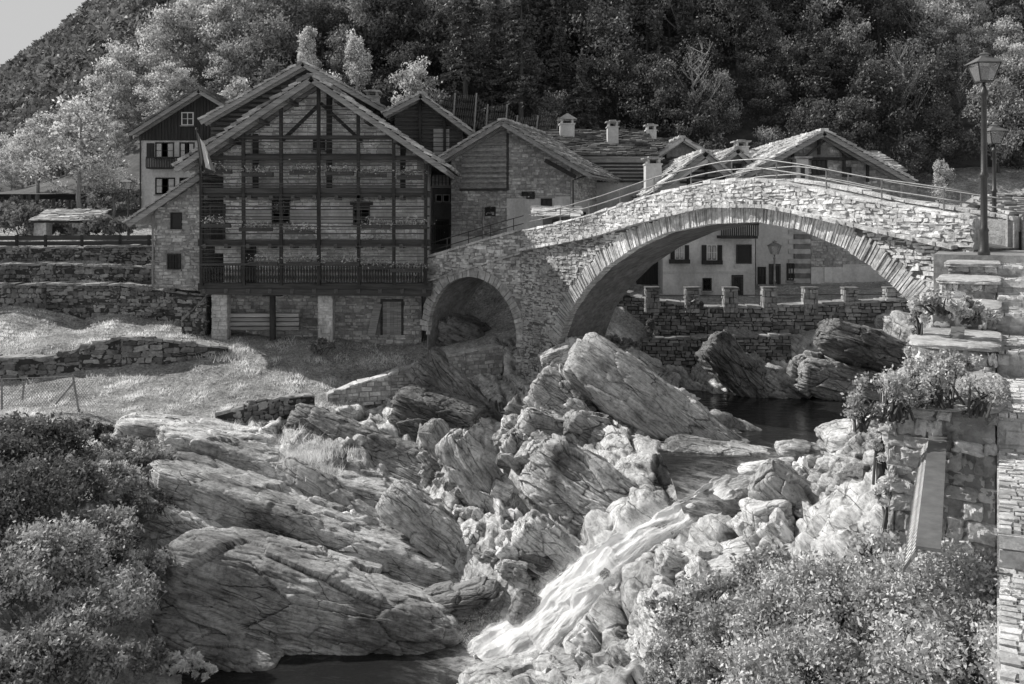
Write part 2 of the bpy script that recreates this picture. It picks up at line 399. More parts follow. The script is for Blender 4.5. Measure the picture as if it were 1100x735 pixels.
# cascade: a folded sheet of white water following its bed
path = np.array([P(865,498,28.0), P(825,512,27), P(782,528,26), P(738,552,25), P(690,580,24.4), P(645,612,24), P(608,648,23.6), P(565,688,23.2), P(515,716,22.6)])
wid = np.array([.9, 1.2, 1.1, .75, .62, .75, 1.0, 1.25, 1.2])
pf = np.concatenate([path[i]+(path[i+1]-path[i])*f for i in range(len(path)-1) for f in np.linspace(0,1,8)[:-1, None, None]][0:0] or [np.linspace(path[i], path[i+1], 8) for i in range(len(path)-1)])
wf0 = np.concatenate([np.linspace(wid[i], wid[i+1], 8) for i in range(len(path)-1)])
def cleft(pl, w0, dep):
    A = np.concatenate([np.linspace(P(*a), P(*b), 14) for a, b in zip(pl[:-1], pl[1:])])[:, :2]
    k0 = (V[:, 0] > A[:, 0].min()-2) & (V[:, 0] < A[:, 0].max()+2) & (V[:, 1] > A[:, 1].min()-2) & (V[:, 1] < A[:, 1].max()+2)
    d_ = np.sqrt(((V[k0][:, None, :2]-A[None])**2).sum(2)).min(1)+fbm(V[k0]*1.3, 3, 31)*.25
    V[k0, 2] -= dep*np.exp(-np.clip(d_, 0, 9)**2/(w0*w0))
cleft([(425,450,34),(440,500,31),(455,560,28),(480,620,25.6),(505,660,24.4)], .55, 1.3)
cleft([(520,470,33),(560,540,29),(590,590,26.5),(590,620,25)], .4, 1.0)
cleft([(610,470,31),(640,520,28.6),(625,570,26.5)], .3, .6)
cleft([(230,560,26.6),(330,575,26.6),(420,600,26)], .35, .7)
cleft([(200,520,29.5),(300,525,29.5),(400,560,28.3)], .3, .45)
nb_ = (V[:, 0] > -3) & (V[:, 0] < 10) & (V[:, 1] > 20) & (V[:, 1] < 30)
dd = np.sqrt((V[nb_][:, None, 0]-pf[None, :, 0])**2+(V[nb_][:, None, 1]-pf[None, :, 1])**2); kk = dd.argmin(1); dm = dd.min(1)/wf0[kk]
tz = pf[kk, 2]-.4+np.clip(dm, 0, 3)**2*.42
Vn = V[nb_]; Vn[:, 2] = np.where(dm < 2.2, np.minimum(Vn[:, 2], tz+fbm(Vn*2.2, 3, 2)*.12), Vn[:, 2]); V[nb_] = Vn
# stepped terraces are hidden behind the dry stone walls; road level is flat
HT = V[:, 2].reshape(GX.shape)
def ground_z(x, y):
    i = np.clip(np.searchsorted(xs, x), 1, len(xs)-1); j = np.clip(np.searchsorted(ys, y), 1, len(ys)-1)
    return HT[i, j]
# one ground sheet: rock and soil faces picked by the tone attribute
t, rockc, rh_ = rock_mat('ground', .86, ground=True); v = t.coord(); rk = t.tone()
gc = t.math('MULTIPLY', t.math('MULTIPLY', t.ramp(t.noise(v, 1.1, 6, .7), [(.35, .6), (.62, 1.25)]), t.ramp(t.noise(v, 9, 6, .8), [(.35, .28), (.65, 1.4)])), .56)
col = t.math('ADD', t.math('MULTIPLY', rk, rockc), t.math('MULTIPLY', t.math('SUBTRACT', 1.0, rk), gc))
hh = t.math('ADD', t.math('MULTIPLY', rk, rh_), t.math('MULTIPLY', t.math('SUBTRACT', 1.0, rk), t.math('MULTIPLY', t.noise(v, 6, 9, .8), 1.3)))
M['ground'] = t.finish(col, hh, .14, .88)
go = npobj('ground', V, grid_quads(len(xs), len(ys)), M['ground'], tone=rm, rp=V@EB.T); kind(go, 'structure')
bg_ = MB(); bg_.bx(-3000,3000,-200,3000,-14,-13.5); kind(bg_.build('valley_floor', M['lf_mid']), 'structure')

# ================================================================== ROCKS
def cube_sphere(n):
    l = np.linspace(-1, 1, n); a, b = np.meshgrid(l, l, indexing='ij'); a = a.ravel(); b = b.ravel(); o = np.ones_like(a)
    Vs = []; Qs = []; q = grid_quads(n, n)
    for k, (x, y, z) in enumerate([(a,b,o),(b,a,-o),(o,a,b),(-o,b,a),(b,o,a),(a,-o,b)]):
        Vs.append(np.stack([x,y,z], 1)); Qs.append(q+k*n*n)
    return np.concatenate(Vs), np.concatenate(Qs)
CS = {k: cube_sphere(k) for k in (6, 9, 14, 40, 90, 140)}
def rot(rx, ry, rz):
    return np.array(Matrix.Rotation(math.radians(rz), 3, 'Z')@Matrix.Rotation(math.radians(ry), 3, 'Y')@Matrix.Rotation(math.radians(rx), 3, 'X'))
def rock_mesh(c, size, R, seed, n=90, k=5, amp=1.0, taper=0):
    V, Q = CS[n]; V = np.tan(V*math.pi/4)
    V = V/((np.abs(V)**k).sum(1)**(1/k))[:, None]
    L = V*np.array(size)
    L[:, 2] *= 1-taper*V[:, 0]
    L[:, 1] *= 1-taper*.5*V[:, 0]
    Nn = V/np.linalg.norm(V, axis=1)[:, None]
    big = min(size)
    q = L+seed*7.7
    a, ea = facets(q/np.array([1.6,1.1,.8])/max(.35, big), seed)
    b, eb = facets(q/np.array([.9,.5,.28]), seed+9)
    c2, ec = facets(q/np.array([.32,.2,.1]), seed+5)
    d = amp*(a*.17*big+(b*.06+c2*.018)*min(1, big*1.1)-np.exp(-(ea/.04)**2)*.05*big+fbm(q*1.1, 4, seed)*.10*big-.025*np.exp(-(eb/.06)**2)+min(1, big*1.2)*(beds(q[:, 2]+q[:, 0]*.06, q, seed, .30)*.10+beds(q[:, 2]+q[:, 0]*.06, q, seed+3, .11)*.035)+fbm(q*6, 3, seed+2)*.02*min(1, big*2))
    L = L+Nn*d[:, None]
    return L@R.T+np.array(c), Q, q
def rock(name, label, c, size, r, seed, n=90, m='rock', k=5, amp=1.0, taper=0, tone=.5, group=None, cat='rock'):
    V, Q, q_ = rock_mesh(c, size, rot(*r), seed, n, k, amp, taper)
    base = np.array([c[0], c[1], V[:, 2].min()])
    me = npmesh(name, V-base, Q, tone=np.full(len(V), tone), rp=q_)
    o = link(name, me, M[m]); o.location = base.tolist(); MW[o.name][:3, 3] = base
    return tag(o, label, cat, group)
# r = (roll about the slab axis, dip, heading)
RK = [
 ('rock_outcrop','broad pale rock dome with dark overhanging front at lower left of the river',P(338,662,24.9),(4.1,1.9,1.45),(-10,13,-6),1,140,'rock',5,.5,.12),
 ('rock_slab','long tilted slab forming the step above the big dome',P(345,562,28.4),(5.2,2.2,.62),(-6,17,-6),2,140,'rock',7,.7,.1),
 ('rock_slab','grassy topped rock slab at the upper edge of the left outcrop',P(325,508,31),(4.6,2.0,.6),(-6,14,-6),3,140,'rock',7,.7,.05),
 ('rock_slab','low pale rock shelf breaking out of the left meadow',P(215,468,32),(2.6,1.5,.4),(-6,8,6),4,90,'rock',6,.8,0),
 ('rock_slab','broad grey shaded slab sloping towards the gully below the ramp wall',P(410,484,33.6)-(0,0,.3),(3.4,1.8,.8),(-22,18,-16),5,140,'rockm',7,.6,.05),
 ('rock_slab','smooth grey slab along the left side of the gully',P(408,566,29.2)-(0,0,.3),(3.7,1.4,.75),(-22,25,-18),6,140,'rockm',7,.6,.1),
 ('rock_slab','stepped pale blocks perched over the dark bank on the left',P(190,560,27.2),(2.1,1.4,.6),(-14,22,-8),7,90,'rock',7,1,0),
 ('rock_fin','narrow bright rock fin running down the middle of the gully',P(540,548,28.4),(2.8,.5,.5),(14,50,-16),8,140,'rock',6,.8,.05),
 ('rock_fin','short bright rock spike at the head of the gully',P(484,492,31.5),(1.35,.38,.38),(10,58,-10),9,90,'rock',6,1,.25),
 ('rock_slab','brown grey slab left of the narrow bright fin',P(492,580,27.4)-(0,0,.35),(2.7,.9,.5),(-14,37,-14),10,90,'rockm',7,.8,.1),
 ('boulder','blocky boulder wedged below the left foot of the big arch',P(603,425,33.0),(1.0,.75,.7),(10,30,-20),12,90,'rockm',9,.8,0),
 ('boulder','rounded jointed boulder in the stack beneath the pier',P(585,462,31.6),(.85,.65,.6),(0,24,10),13,90,'rock',7,.8,0),
 ('boulder','tilted bright boulder low in the stack beneath the pier',P(566,490,31),(.9,.6,.45),(0,50,-10),14,90,'rock',8,.9,0),
 ('boulder','squared boulder right of the jointed one beneath the pier',P(625,468,31.2),(.7,.55,.7),(0,28,10),15,90,'rockm',9,.8,0),
 ('boulder','low jointed block on the right of the bright fin head',P(600,505,30),(.9,.7,.6),(0,34,-10),16,90,'rock',8,.9,0),
 ('boulder','small pale block touching the right foot of the pier',P(598,383,35),(.6,.5,.3),(0,-20,10),16,40,'rock',6,1,0),
 ('rock_outcrop','great smooth slab dipping from the bridge foot into the pool',P(726,464,32.6)-(0,0,.25),(4.5,2.8,.95),(-28,34,-20),17,140,'rockm',8,.42,.02),
 ('rock_outcrop','low rounded rock tongue entering the upper pool',P(778,490,29),(1.8,.8,.36),(0,5,-12),18,90,'rockm',4,.7,0),
 ('rock_outcrop','bright rock face left of the stream above the cascade',P(668,536,27.9)-(0,0,.35),(3.0,1.6,1.0),(-16,27,-20),19,140,'rock',6,.7,0),
 ('rock_slab','pale slab at the top left lip of the cascade',P(590,592,26.2),(1.1,.6,.6),(0,38,0),20,90,'rock',7,.9,0),
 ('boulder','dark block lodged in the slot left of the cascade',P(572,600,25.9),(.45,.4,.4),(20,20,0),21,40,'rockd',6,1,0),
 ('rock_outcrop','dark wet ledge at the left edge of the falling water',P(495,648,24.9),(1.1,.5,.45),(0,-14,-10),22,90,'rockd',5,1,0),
 ('rock_outcrop','bright rock hump in the foreground below the cascade',P(600,765,20.4),(2.1,1.0,.95),(0,-4,4),23,140,'rock',5,.6,0),
 ('rock_outcrop','sunlit rock apron right of the falling water',P(755,700,20.0),(1.4,1.1,.9),(0,20,6),24,140,'rock',5,.6,0),
 ('rock_outcrop','broad pale rock shelf right of the upper stream',P(815,612,21.6),(1.9,1.0,.5),(0,-14,-4),25,140,'rock',6,.5,0),
 ('boulder','angular split boulder with shaded hollow on the right bank',P(858,545,22.6),(1.2,.5,.45),(28,40,-8),26,90,'rockm',9,.8,0),
 ('boulder','pale cube shaped block leaning on the split boulder',P(824,551,22.3),(.5,.45,.32),(0,-12,10),27,90,'rock',9,.6,0),
 ('boulder','rounded pale boulder at the outlet of the upper pool',P(860,484,28),(.75,.5,.28),(0,6,0),28,40,'rock',3,.7,0),
 ('boulder','flat pale boulder in the shallow stream bed',P(820,503,27),(.8,.45,.14),(0,-8,0),29,40,'rock',4,.7,0),
 ('boulder','sunlit boulder against the near side of the pool',P(930,480,25.8),(1.15,.9,.7),(0,-12,0),30,90,'rock',6,.8,0),
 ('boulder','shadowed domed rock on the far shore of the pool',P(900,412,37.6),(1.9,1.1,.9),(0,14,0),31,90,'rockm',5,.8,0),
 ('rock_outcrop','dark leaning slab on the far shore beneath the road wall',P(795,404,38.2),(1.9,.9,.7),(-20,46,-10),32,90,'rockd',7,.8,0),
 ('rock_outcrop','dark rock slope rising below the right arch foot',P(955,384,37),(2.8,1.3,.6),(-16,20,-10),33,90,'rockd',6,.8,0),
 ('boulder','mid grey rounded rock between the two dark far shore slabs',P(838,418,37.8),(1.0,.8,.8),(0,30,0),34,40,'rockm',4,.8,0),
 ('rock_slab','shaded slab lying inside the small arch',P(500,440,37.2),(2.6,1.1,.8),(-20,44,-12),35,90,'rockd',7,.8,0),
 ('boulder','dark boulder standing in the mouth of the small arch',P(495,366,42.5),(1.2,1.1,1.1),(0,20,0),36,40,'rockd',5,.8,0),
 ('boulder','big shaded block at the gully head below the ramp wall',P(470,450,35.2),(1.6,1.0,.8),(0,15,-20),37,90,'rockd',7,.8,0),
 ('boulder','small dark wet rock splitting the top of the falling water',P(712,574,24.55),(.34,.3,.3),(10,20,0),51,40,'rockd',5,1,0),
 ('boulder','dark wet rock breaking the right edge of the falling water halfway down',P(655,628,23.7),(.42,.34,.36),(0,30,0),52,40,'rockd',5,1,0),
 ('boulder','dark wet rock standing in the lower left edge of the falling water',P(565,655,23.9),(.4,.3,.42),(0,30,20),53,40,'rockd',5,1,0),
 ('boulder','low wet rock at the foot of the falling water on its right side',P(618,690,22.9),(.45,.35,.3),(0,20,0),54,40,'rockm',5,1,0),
 ('rock_slab','thin stone slab lying at the bottom left bank under the dome',P(225,690,23.2),(2.0,1.0,.4),(0,14,-8),38,90,'rockm',6,.8,0),
]
for i, a in enumerate(RK):
    nm, lb, c, size, r, sd, n_, mm, k_, am, tp = a
    rock(nm, lb, c, size, r, sd, n_, mm, k_, am, tp, tone=.22 if i == 0 else .3+.3*rng.random())
# river stones strewn along the right bank
protos = []
for j in range(6):
    V, Q, q_ = rock_mesh((0,0,0), (1,.8,.6), np.eye(3), 60+j, 14, 3, .6)
    protos.append(npmesh('river_stone', V, Q, tone=np.full(len(V), .4+.06*j), smooth=False, rp=q_)); protos[-1].materials.append(M['rock'])
for j in range(120):
    px = rng.uniform(838, 945); Y = 28.5-(px-838)/100*5+rng.uniform(-3.2, .8); x = (px-550)*Y/F
    z = float(ground_z(x, Y)); s_ = rng.choice([.12,.16,.2,.3,.42], p=[.3,.25,.2,.15,.1])
    o = bpy.data.objects.new('river_stone', protos[j%6]); COL.objects.link(o); o.location = (x, Y, max(z, WZ_TOP-.1)+s_*.25); o.scale = (s_, s_, s_)
    o.rotation_euler = (rng.uniform(-.3,.3), rng.uniform(-.3,.3), rng.uniform(0,6))
    tag(o, 'loose pale stone among many on the gravel right of the stream', 'stone', 'loose river stones on the right bank')

bp = []
for j in range(8):
    V, Q, q_ = rock_mesh((0,0,0), (1,.75,.6), np.eye(3), 80+j, 14, 9, 1.1)
    bp.append(npmesh('broken_rock', V, Q, tone=np.full(len(V), .25+.07*j), rp=q_)); bp[-1].materials.append(M['rock'] if j % 2 else M['rockm'])
def scatter(n_, pxr, pyf, Yf, smin, smax, label, group):
    for j in range(n_):
        px = rng.uniform(*pxr); py = pyf(px)+rng.normal(0, 1)*0; f = rng.random(); Y = Yf(px, f); x = (px-550)*Y/F; z = float(ground_z(x, Y)); s_ = smin*(smax/smin)**rng.random()
        o = bpy.data.objects.new('broken_rock', bp[rng.integers(0, 8)]); COL.objects.link(o); o.location = (x, Y, z+s_*.15); o.scale = (s_, s_, s_*rng.uniform(.7,1.2)); o.rotation_euler = (rng.uniform(-.5,.5), rng.uniform(.1,.9), rng.uniform(-.6,.4))
        tag(o, label, 'rock', group)
scatter(60, (545,645), lambda p: 0, lambda p, f: 35.0-f*5.5, .18, .6, 'broken block in the jumbled heap between the pier foot and the bright fin', 'broken blocks heaped under the pier')
scatter(50, (450,560), lambda p: 0, lambda p, f: 33-(p-450)*.035-f*4.5, .12, .4, 'broken block lying in the cleft between the left slabs and the bright fin', 'broken blocks in the gully')
scatter(60, (800,945), lambda p: 0, lambda p, f: 25.8-f*4.5, .12, .5, 'angular broken block on the sunny bank right of the split boulder', 'angular blocks on the right bank')
scatter(34, (570,770), lambda p: 0, lambda p, f: 22.2-f*3.0, .1, .42, 'broken block on the bright foreground rock below the cascade', 'broken blocks in the foreground')
# ================================================================== WATER
t = MT('river water'); v = t.coord((1,2.2,1))
t.b.inputs['Roughness'].default_value = .08; t.b.inputs['IOR'].default_value = 1.33; t.b.inputs['Specular IOR Level'].default_value = .5
px_ = t.n('ShaderNodeSeparateXYZ'); t.l(t.coord(), px_.inputs[0])
near = t.tone()
foam = t.math('MULTIPLY', t.ramp(t.noise(t.coord((.8,2.2,1), (0,0,.5)), 1.6, 8, .75), [(.5, 0), (.66, 1)]), near)
c = t.math('ADD', t.math('ADD', t.math('MULTIPLY', foam, .5), t.math('MULTIPLY', t.math('MULTIPLY', near, near), t.ramp(t.noise(t.coord(), 3, 7, .75), [(.4, .1), (.6, .6)]))), .02)
M['water'] = t.finish(c, t.math('ADD', t.noise(t.coord((1,1.8,1)), 1.3, 4, .55), t.math('MULTIPLY', near, t.noise(t.coord((1,1.3,1), (0,0,.5)), 2.4, 5, .6))), .045, .1)
nx, ny = 130, 150
def water_sheet(x0, x1, y0, y1, z, nm):
    X, Y = np.meshgrid(np.linspace(x0,x1,nx), np.linspace(y0,y1,ny), indexing='ij')
    zz = z(X, Y); Vw = np.stack([X, Y, zz], -1).reshape(-1, 3)
    d_ = np.sqrt(((Vw[:, None, :2]-pf[None, ::2, :2])**2).sum(2)); d0 = d_.min(1)
    tn_ = np.exp(-(d0/1.25)**2)*(.95 if nm == 'river' else .62)
    return kind(npobj(nm, Vw, grid_quads(nx, ny), M['water'], smooth=True, tone=tn_), 'structure')
def zu(X, Y):
    q = np.stack([X.ravel(), Y.ravel()*1.6, X.ravel()*0], 1)
    s_ = 1-sstep(25, 29, Y)
    return WZ_TOP-s_*np.clip((28-Y)*.16, 0, 1)+(fbm(q*1.5, 4, 3).reshape(X.shape))*.09*(s_+.06)
water_sheet(4.5, 21, 24.3, 39.5, zu, 'river_pool')
water_sheet(-14, 1.5, 15, 24.2, lambda X, Y: WZ_LOW+fbm(np.stack([X.ravel()*1.2, Y.ravel()*2, X.ravel()*0], 1), 3, 3).reshape(X.shape)*.05, 'river')
# cascade: a folded sheet of white water following its bed
ns_, nw = 420, 130
sp_ = np.linspace(0, len(path)-1, ns_); 
def cr_(A, s_):
    i = np.clip(s_.astype(int), 0, len(A)-2); f = s_-i; f = f*f*(3-2*f)*.5+f*.5
    return (A[i].T*(1-f)+A[i+1].T*f).T
pc = cr_(path, sp_); 
for _ in range(25): pc[1:-1] = (pc[:-2]+pc[2:]+pc[1:-1]*2)/4
wd = cr_(wid[:, None], sp_)[:, 0]
tg = np.gradient(pc, axis=0); tg /= np.linalg.norm(tg, axis=1)[:, None]
sd = np.cross(tg, (0,0,1)); sd /= np.linalg.norm(sd, axis=1)[:, None]; upv = np.cross(sd, tg)
arc = np.concatenate([[0], np.cumsum(np.linalg.norm(np.diff(pc, axis=0), axis=1))])
wv = np.linspace(-1, 1, nw)
SS, WV = np.meshgrid(arc, wv, indexing='ij'); ix = np.repeat(np.arange(ns_), nw)
q = np.stack([SS.ravel()*.55, (WV*wd[:, None]).ravel()*3.2, SS.ravel()*0], 1)
warp = fbm(q*.7, 2, 8)*.5; q2 = q.copy(); q2[:, 1] += warp*1.2
hgt = fbm(q2, 3, 4)*.3-np.abs(fbm(q2*1.7, 3, 6))*.3+beds(SS.ravel()+WV.ravel()*.5, q2, 5, .8)*.1
steep = sstep(3.0, 5.5, SS.ravel())
Vc = pc[ix]+sd[ix]*(WV.ravel()*wd[ix]*(1+.45*fbm(np.stack([SS.ravel()*1.9, np.sign(WV.ravel())*3, WV.ravel()*0], 1), 5, 5, .65)))[:, None]+upv[ix]*((hgt*(.35+.65*steep))+.3*(1-np.abs(WV.ravel())**2)-.28*np.abs(WV.ravel())**6)[:, None]
t = MT('white water'); uvn = t.n('ShaderNodeUVMap'); mp = t.n('ShaderNodeMapping'); mp.inputs['Scale'].default_value = (1.6, 13, 1); t.l(uvn.outputs[0], mp.inputs[0])
s1_ = t.noise(mp.outputs[0], 1.3, 8, .72); 
mp2 = t.n('ShaderNodeMapping'); mp2.inputs['Scale'].default_value = (5, 34, 1); t.l(uvn.outputs[0], mp2.inputs[0]); s2_ = t.noise(mp2.outputs[0], 1.5, 6, .8)
fx = t.math('ADD', t.math('MULTIPLY', s1_, .62), t.math('MULTIPLY', s2_, .38))
stp = t.tone()
fo = t.math('ADD', fx, t.math('SUBTRACT', t.math('MULTIPLY', stp, .3), .2))
colw = t.ramp(fo, [(.3, .25), (.4, .7), (.5, .97)])
t.b.inputs['Specular IOR Level'].default_value = .5
t.l(colw, t.b.inputs['Subsurface Weight']) if False else None
M['foam'] = t.finish(colw, fx, .12, .35)
mid = 1-.75*np.abs(WV.ravel())**1.5
tone = np.clip(steep*1.0+.15, 0, 1)*mid
wf = npobj('waterfall', Vc, grid_quads(ns_, nw), M['foam'], tone=tone, smooth=True, uv=np.stack([SS.ravel(), (WV*wd[:, None]).ravel()*.5], 1))
kind(wf, 'structure')
# foam and droplets thrown up along the fall and in the plunge pool
k_ = (170+(ns_-171)*rng.random(130000)**.8).astype(int); off = rng.normal(0, .66, 130000)
cc = pc[k_]+sd[k_]*(np.clip(off, -1.2, 1.2)*wd[k_])[:, None]+upv[k_]*(np.abs(rng.normal(0, .17, 130000))+.1)[:, None]
ln = rng.uniform(.003, .010, 130000)
dirs = tg[k_]+rng.normal(0, .8, (130000, 3)); dirs /= np.linalg.norm(dirs, axis=1)[:, None]
sw = np.cross(dirs, rng.normal(0, 1, (130000, 3))); sw /= np.linalg.norm(sw, axis=1)[:, None]
A_ = cc+dirs*(ln*.8)[:, None]; B_ = cc+sw*(ln*.6)[:, None]; C_ = cc-dirs*(ln*.8)[:, None]; D_ = cc-sw*(ln*.6)[:, None]
Vd = np.stack([A_, B_, C_, D_], 1).reshape(-1, 3)
M['spray'] = leaf_mat('spray', .93, .5, .35)
kind(npobj('spray', Vd, np.arange(520000).reshape(-1, 4), M['spray'], tone=rng.uniform(.2, 1, 130000).repeat(4)), 'stuff')

# strands of white water running down the sheet
ns3 = 30000; seg = 5
u0 = rng.beta(2.2, 1.0, ns3)*(ns_-40); w0_ = np.clip(rng.normal(0, .5, ns3), -1.15, 1.15)
qn = np.stack([arc[u0.astype(int)]*.8, w0_*2.6, u0*0], 1); keep = (fbm(qn, 4, 44) > -.12-.3*(u0/ns_)) & (u0 > 135+60*rng.random(len(u0)))
u0, w0_ = u0[keep], w0_[keep]; ns3 = len(u0); Ls = rng.uniform(7, 26, ns3)*(.5+.5*u0/ns_); hs = np.abs(rng.normal(0, .035, ns3))*(.5+u0/ns_)+.015
Pv = []; wdt_ = rng.uniform(.003, .011, ns3)*(.6+.7*u0/ns_)
for k in range(seg+1):
    f = k/seg; ui = np.clip(u0+Ls*f, 0, ns_-1).astype(int); ww = w0_+fbm(np.stack([arc[ui]*.8, w0_*3, u0*0], 1), 3, 51)*.28
    hq = fbm(np.stack([arc[ui]*1.1, ww*4, u0*0], 1), 3, 4)*.22
    c_ = pc[ui]+sd[ui]*(ww*wd[ui])[:, None]+upv[ui]*(hq+hs*(1+1.6*f*(1-f))+.26*(1-ww**2)-.1)[:, None]
    tw = wdt_*(1-abs(2*f-1)**2*.9); sid = sd[ui]*.8+upv[ui]*rng.uniform(-.6,.6,ns3)[:, None]*0
    Pv += [c_-sid*tw[:, None], c_+sid*tw[:, None]]
Pv = np.stack(Pv, 1)
Qs_ = (np.arange(ns3)*(2*(seg+1)))[:, None, None]+np.array([[2*k, 2*k+1, 2*k+3, 2*k+2] for k in range(seg)])[None]
kind(npobj('water_strands', Pv.reshape(-1, 3), Qs_.reshape(-1, 4), M['spray'], tone=np.repeat(rng.uniform(.75, 1.3, ns3), 2*(seg+1)), smooth=True), 'stuff')
# ================================================================== MASONRY HELPERS
TONEF = [None]
def stones(mb, fr, u0, u1, v0, v1, rh=.16, sw=.34, mask=None, depth=.1, proud=.03, gap=.012, jit=.02, tmin=.2, tmax=.9, pmin=-.3):
    """courses of irregular stones; fr maps (u, v, outward) to the world"""
    v = v0
    while v < v1-.03:
        h = rh*random.uniform(.6, 1.35); h = min(h, v1-v)
        u = u0-random.uniform(0, sw*.5)
        while u < u1:
            w_ = sw*random.uniform(.4, 1.6); a = max(u, u0); b = min(u+w_, u1); u += w_
            if b-a < .05: continue
            if mask is not None and not mask((a+b)/2, v+h/2): continue
            pr = proud*random.uniform(pmin, 1.6)
            g = gap
            c = np.array([[a+g,v+g,-depth],[b-g,v+g,-depth],[b-g,v+g,pr],[a+g,v+g,pr],[a+g,v+h-g,-depth],[b-g,v+h-g,-depth],[b-g,v+h-g,pr],[a+g,v+h-g,pr]])
            j = rng.uniform(-1, 1, (8, 3))*jit; j[:, 2] *= 1.2; j[[0,1,4,5]] *= .3
            c = c+j
            # bevel the front by pulling it in slightly
            m_ = c[[2,3,6,7]].mean(0)
            c[[2,3,6,7], :2] += (m_[:2]-c[[2,3,6,7], :2])*.06
            mb.hexa(np.array([fr(*x) for x in c]), random.uniform(tmin, tmax)*(TONEF[0]((a+b)/2, v+h/2) if TONEF[0] else 1))
        v += h
UN = {}
for n_ in (6, 9):
    UN[n_] = []
    for j in range(14):
        V0, Q0 = CS[n_]; V1 = np.tan(V0*math.pi/4); V1 = V1/((np.abs(V1)**7).sum(1)**(1/7))[:, None]
        fa, _e = facets(V1*1.1+j*5.3, j); V1 = V1*(1+.16*fa+.09*fbm(V1*2.3+j*3, 3, j))[:, None]
        UN[n_].append(V1)
def rough(mb, fr, u0, u1, v0, v1, rh=.18, sw=.3, mask=None, depth=.12, proud=.05, n=6, tmin=.05, tmax=1.0, ov=.97):
    """courses of rounded broken stones"""
    v = v0
    while v < v1-.04:
        h = min(rh*random.uniform(.6, 1.4), v1-v); u = u0-random.uniform(0, sw*.4)
        while u < u1:
            w_ = sw*random.uniform(.4, 1.7); a = max(u, u0); b = min(u+w_, u1); u += w_
            if b-a < .07: continue
            if mask is not None and not mask((a+b)/2, v+h/2): continue
            V1 = UN[n][random.randrange(14)]*np.array([random.choice((-1,1)),1,1]); an = random.uniform(-.13,.13); c_, s_ = math.cos(an), math.sin(an)
            L = V1*np.array([(b-a)/2*ov, h/2*random.uniform(.96,1.08), depth]); L = np.stack([L[:,0]*c_-L[:,1]*s_, L[:,0]*s_+L[:,1]*c_, L[:,2]], 1)+np.array([(a+b)/2, v+h/2, proud*random.uniform(-.2,1)-depth])
            o = fr(0,0,0); e = [fr(1,0,0)-o, fr(0,1,0)-o, fr(0,0,1)-o]
            mb.add(o+L[:, :1]*e[0]+L[:, 1:2]*e[1]+L[:, 2:]*e[2], CS[n][1].tolist(), random.uniform(tmin, tmax))
        v += h
def planar(o, u, v, n):
    o = np.asarray(o, float); u = U(u); v = U(v); n = U(n)
    return lambda a, b, c: o+u*a+v*b+n*c
def roof_slabs(mb, o, u, v, Lu, Lv, rh=.3, sw=.5, th=.05, tones=(.2,.9)):
    o = np.asarray(o, float); u = U(u); v = U(v); n = U(np.cross(u, v))
    if n[2] < 0: n = -n
    r = 0; y = -.08
    while y < Lv:
        x = random.uniform(-.12, 0)
        while x < Lu+.02:
            w_ = sw*random.uniform(.5, 1.5); w_ = min(w_, Lu+random.uniform(.0,.12)-x)
            if w_ < .06: break
            t_ = th*random.uniform(.6, 1.5); l = rh*1.55
            y0 = y+random.uniform(-.05,.05); lift = th*.9
            p = lambda a, b, c: o+u*a+v*b+n*c
            c8 = np.array([p(x, y0, lift), p(x+w_-.01, y0, lift), p(x+w_-.01, min(y0+l, Lv), 0), p(x, min(y0+l, Lv), 0), p(x, y0, lift+t_), p(x+w_-.01, y0, lift+t_), p(x+w_-.01, min(y0+l, Lv), t_), p(x, min(y0+l, Lv), t_)])
            c8 += rng.uniform(-1, 1, (8, 3))*.014
            mb.hexa(c8, random.uniform(*tones)); x += w_
        y += rh
def frame(o, yaw=0):
    c, s = math.cos(yaw), math.sin(yaw); o = np.asarray(o, float)
    def f(V):
        V = np.asarray(V, float); 
        if V.ndim == 1: return o+np.array([V[0]*c-V[1]*s, V[0]*s+V[1]*c, V[2]])
        return o+np.stack([V[:, 0]*c-V[:, 1]*s, V[:, 0]*s+V[:, 1]*c, V[:, 2]], 1)
    return f

# ================================================================== STONE BRIDGE
BA = np.array([1.98, 36.0]); BD = np.array([.574, -.819]); BD /= np.linalg.norm(BD); BN = np.array([BD[1], -BD[0]])  # towards the camera side
BWID = 2.3
def bt(px, py):
    u = (px-550)/F; t_ = (u*BA[1]-BA[0])/(BD[0]-u*BD[1]); Y = BA[1]+BD[1]*t_
    return t_, (HY-py)*Y/F
def bpt(t_, z, out=0): return np.array([BA[0]+BD[0]*t_+BN[0]*out, BA[1]+BD[1]*t_+BN[1]*out, z])
def prof(l):
    a = np.array([bt(*p) for p in l]); return lambda t_: np.interp(t_, a[:, 0], a[:, 1])
intr = [(596,385),(603,360),(612,335),(628,311),(651,287),(681,266),(718,249),(765,240),(815,238),(859,246),(906,265),(940,288),(978,323),(1003,352),(1012,385)]
top_ = [(556,249),(600,240),(640,229),(702,209),(765,195),(809,192),(859,200),(921,214),(978,223),(1030,232),(1062,238)]
strg = [(556,270),(600,262),(640,254),(702,236),(765,222),(828,222),(890,235),(953,250),(1010,262),(1040,268)]
fi, ft, fs = prof(intr), prof(top_), prof(strg)
t0, t1 = bt(560,300)[0], bt(1046,260)[0]
tl, tr = bt(596,385)[0], bt(1012,385)[0]
bridge = thing('stone_bridge', 'high humped stone arch bridge crossing the gorge', 'bridge', bpt(0, -6))
def low(t_):
    if t_ < tl: return -8.6
    if t_ > tr: return -6.2
    return float(fi(t_))
mb = MB()
tt = np.linspace(t0, t1, 150)
tt = np.sort(np.concatenate([tt, [tl-.001, tl+.001, tr-.001, tr+.001]]))
